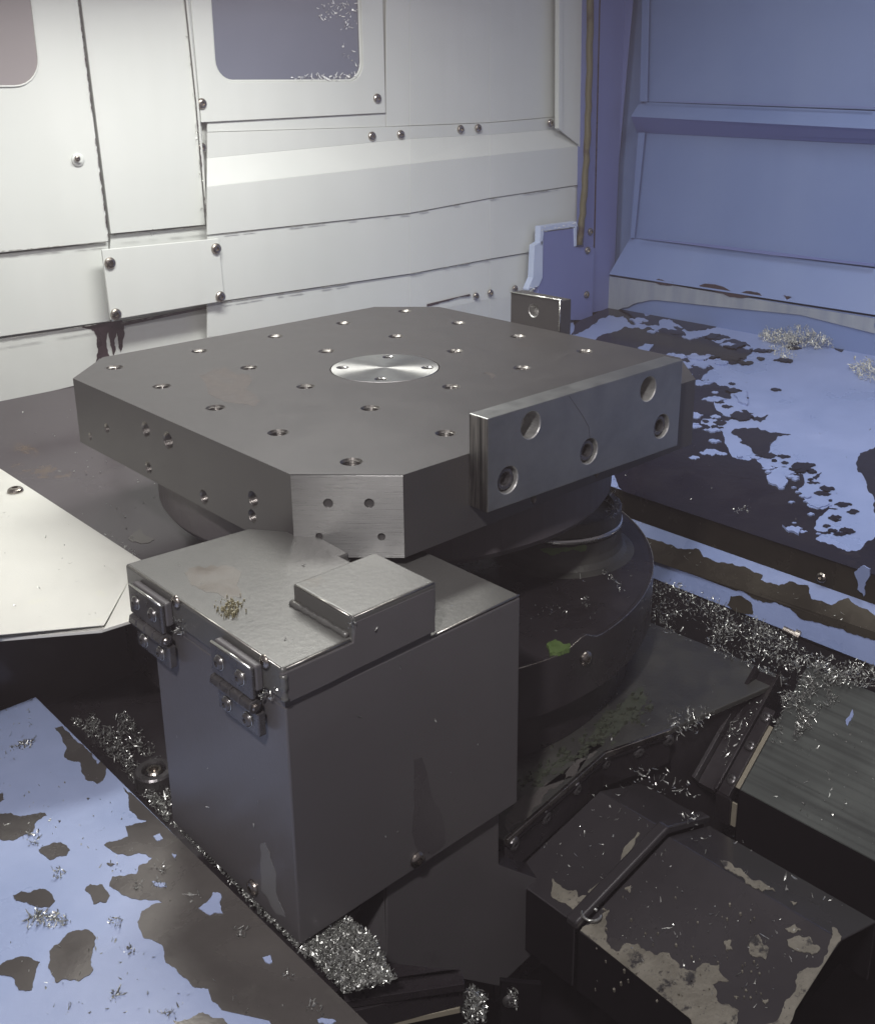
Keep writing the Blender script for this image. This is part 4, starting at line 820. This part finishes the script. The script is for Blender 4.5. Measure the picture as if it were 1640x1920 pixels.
c = zone([(862,1875),(890,1868),(912,1890),(908,1918),(880,1925),(862,1900)], 520, lambda u,v: at(u,v,z=-.325), lift=.016)
c += zone([(770,1895),(860,1885),(850,1900),(775,1908)], 90, lambda u,v: at(u,v,z=-.325), lift=.003, clump=.6)
c += zone([(948,1850),(965,1850),(972,1885),(955,1885)], 50, lambda u,v: atp(u,v,ea,nE), nE, lift=.004)
c += zone([(715,1905),(770,1912),(760,1925),(715,1920)], 40, lambda u,v: at(u,v,z=-.325), lift=.003)
chips('metal_chips', c, 'small ball of chips beside the end of the wiper strip', size=(.003,.008))
c = zone([(0,1320),(60,1310),(60,1420),(0,1430)], 60, shp, clump=1)+zone([(0,1440),(200,1440),(240,1560),(330,1640),(320,1700),(0,1560)], 130, shp, clump=.9)
c += zone([(45,1720),(75,1708),(130,1720),(125,1740),(60,1742)], 150, shp, lift=.002)
c += zone([(30,1395),(65,1385),(60,1405),(10,1405)], 60, shp, lift=.002)
c += zone([(50,1560),(75,1565),(70,1590),(50,1580)], 40, shp, lift=.002)
for u, v in ((107,1640),(262,1664),(305,1630),(367,1685),(450,1750),(543,1832),(240,1782),(215,1730),(315,1900),(222,1868),(590,1890),(300,1660)):
    c += zone([(u-14,v-10),(u+14,v-8),(u+12,v+10),(u-12,v+9)], 16, shp, lift=.002)
c += zone([(0,1750),(200,1750),(560,1900),(100,1910)], 60, shp)
chips('metal_chips', c, 'bright curly chips scattered over the peeling blue sill', size=(.003,.010))
mp_ = [frp(u,v) for u,v in ((1424,640),(1442,624),(1500,612),(1550,616),(1574,640),(1560,654),(1480,656))]
mc = sum(mp_, Vector())/7; mV = []
for k, p in enumerate(mp_):
    mV.append(p-Vector((0,0,.001)))
for k, p in enumerate(mp_): mV.append(p.lerp(mc,.45)+Vector((0,0,.018)))
mV.append(mc+Vector((0,0,.030)))
c = zone([(1422,638),(1440,618),(1500,606),(1550,610),(1575,640),(1560,655),(1480,655)], 2600, frp, FR[1], lift=.03)
c += zone([(1440,650),(1480,645),(1500,675),(1455,672)], 130, frp, FR[1], lift=.004)
c += zone([(1590,690),(1625,682),(1650,688),(1650,722),(1610,712)], 260, frp, FR[1], lift=.016)
chips('metal_chips', c, 'small grey mound of chips on the blue floor by the right wall', size=(.007,.016), m='chip_dull', ws=1.5)
c = zone([(1150,930),(1640,1000),(1640,800),(1350,680),(1100,700)], 60, frp, FR[1])
c += zone([(1370,955),(1400,950),(1412,960),(1380,965)], 24, frp, FR[1], lift=.003)
c += zone([(1200,1000),(1640,1170),(1640,1230),(1230,1060)], 60, lambda u,v: at(u,v,x=.392), (-.6,0,.8))
chips('metal_chips', c, 'sparse chips dotted over the worn right floor and apron', size=(.003,.008))
c = zone([(20,760),(140,760),(400,960),(300,1020),(120,900)], 40, flp, FL[1])
c += zone([(60,770),(300,900),(250,1020)], 14, flp, FL[1])
chips('metal_chips', c, 'sparse chips dotted over the dark floor left of the pallet', size=(.003,.006))
for u, v in ((1540,1083),(1495,1145)): screw(at(u, v, x=(XR-.0014 if u > 1520 else .398)), (-1,0,.3), .0062, 'screw', fr)
plugm = lathe_mesh('fallen_screw', [(0,0),(.0045,0),(.0045,.014),(.0075,.014),(.0075,.020),(.004,.021),(0,.021)], 18)
fs = link('fallen_screw', plugm, MT['screw'], None, loc=at(1468,1180,x=.376), rot=align((.2,-1,-.2))); props(fs, 'single loose cap screw lying against the lower edge of the blue apron', 'screw')
# added unseen shade above the frame, holds light off the upper wall
lh = thing('added_lamp_shade', 'added unseen shade plates dimming the upper white wall', 'added_shade', (-.12,.24,.60))
box('shade', (-.42,.300,.512), (.18,.303,.60), MT['white_dull'], lh)
box('top_plate', (-.42,.13,.600), (.18,.303,.603), MT['white_dull'], lh)
# ================================================================== added pinkish haze volume, stands in for lens veil
hz = box('added_haze', (-1.7,-1.7,-1.7), (1.7,1.3,1.4), None, None, kind='stuff')
props(hz, 'thin pinkish haze volume added in place of lens veil', 'added haze')
hm = bpy.data.materials.new('veil_haze'); hm.use_nodes = True; hn = hm.node_tree
hn.nodes.remove(hn.nodes['Principled BSDF']); pv = hn.nodes.new('ShaderNodeVolumePrincipled'); pv.inputs['Density'].default_value = .06; pv.inputs['Color'].default_value = (.97,.83,.87,1); pv.inputs['Anisotropy'].default_value = .3
hn.links.new(pv.outputs[0], hn.nodes['Material Output'].inputs['Volume']); hz.data.materials.append(hm)
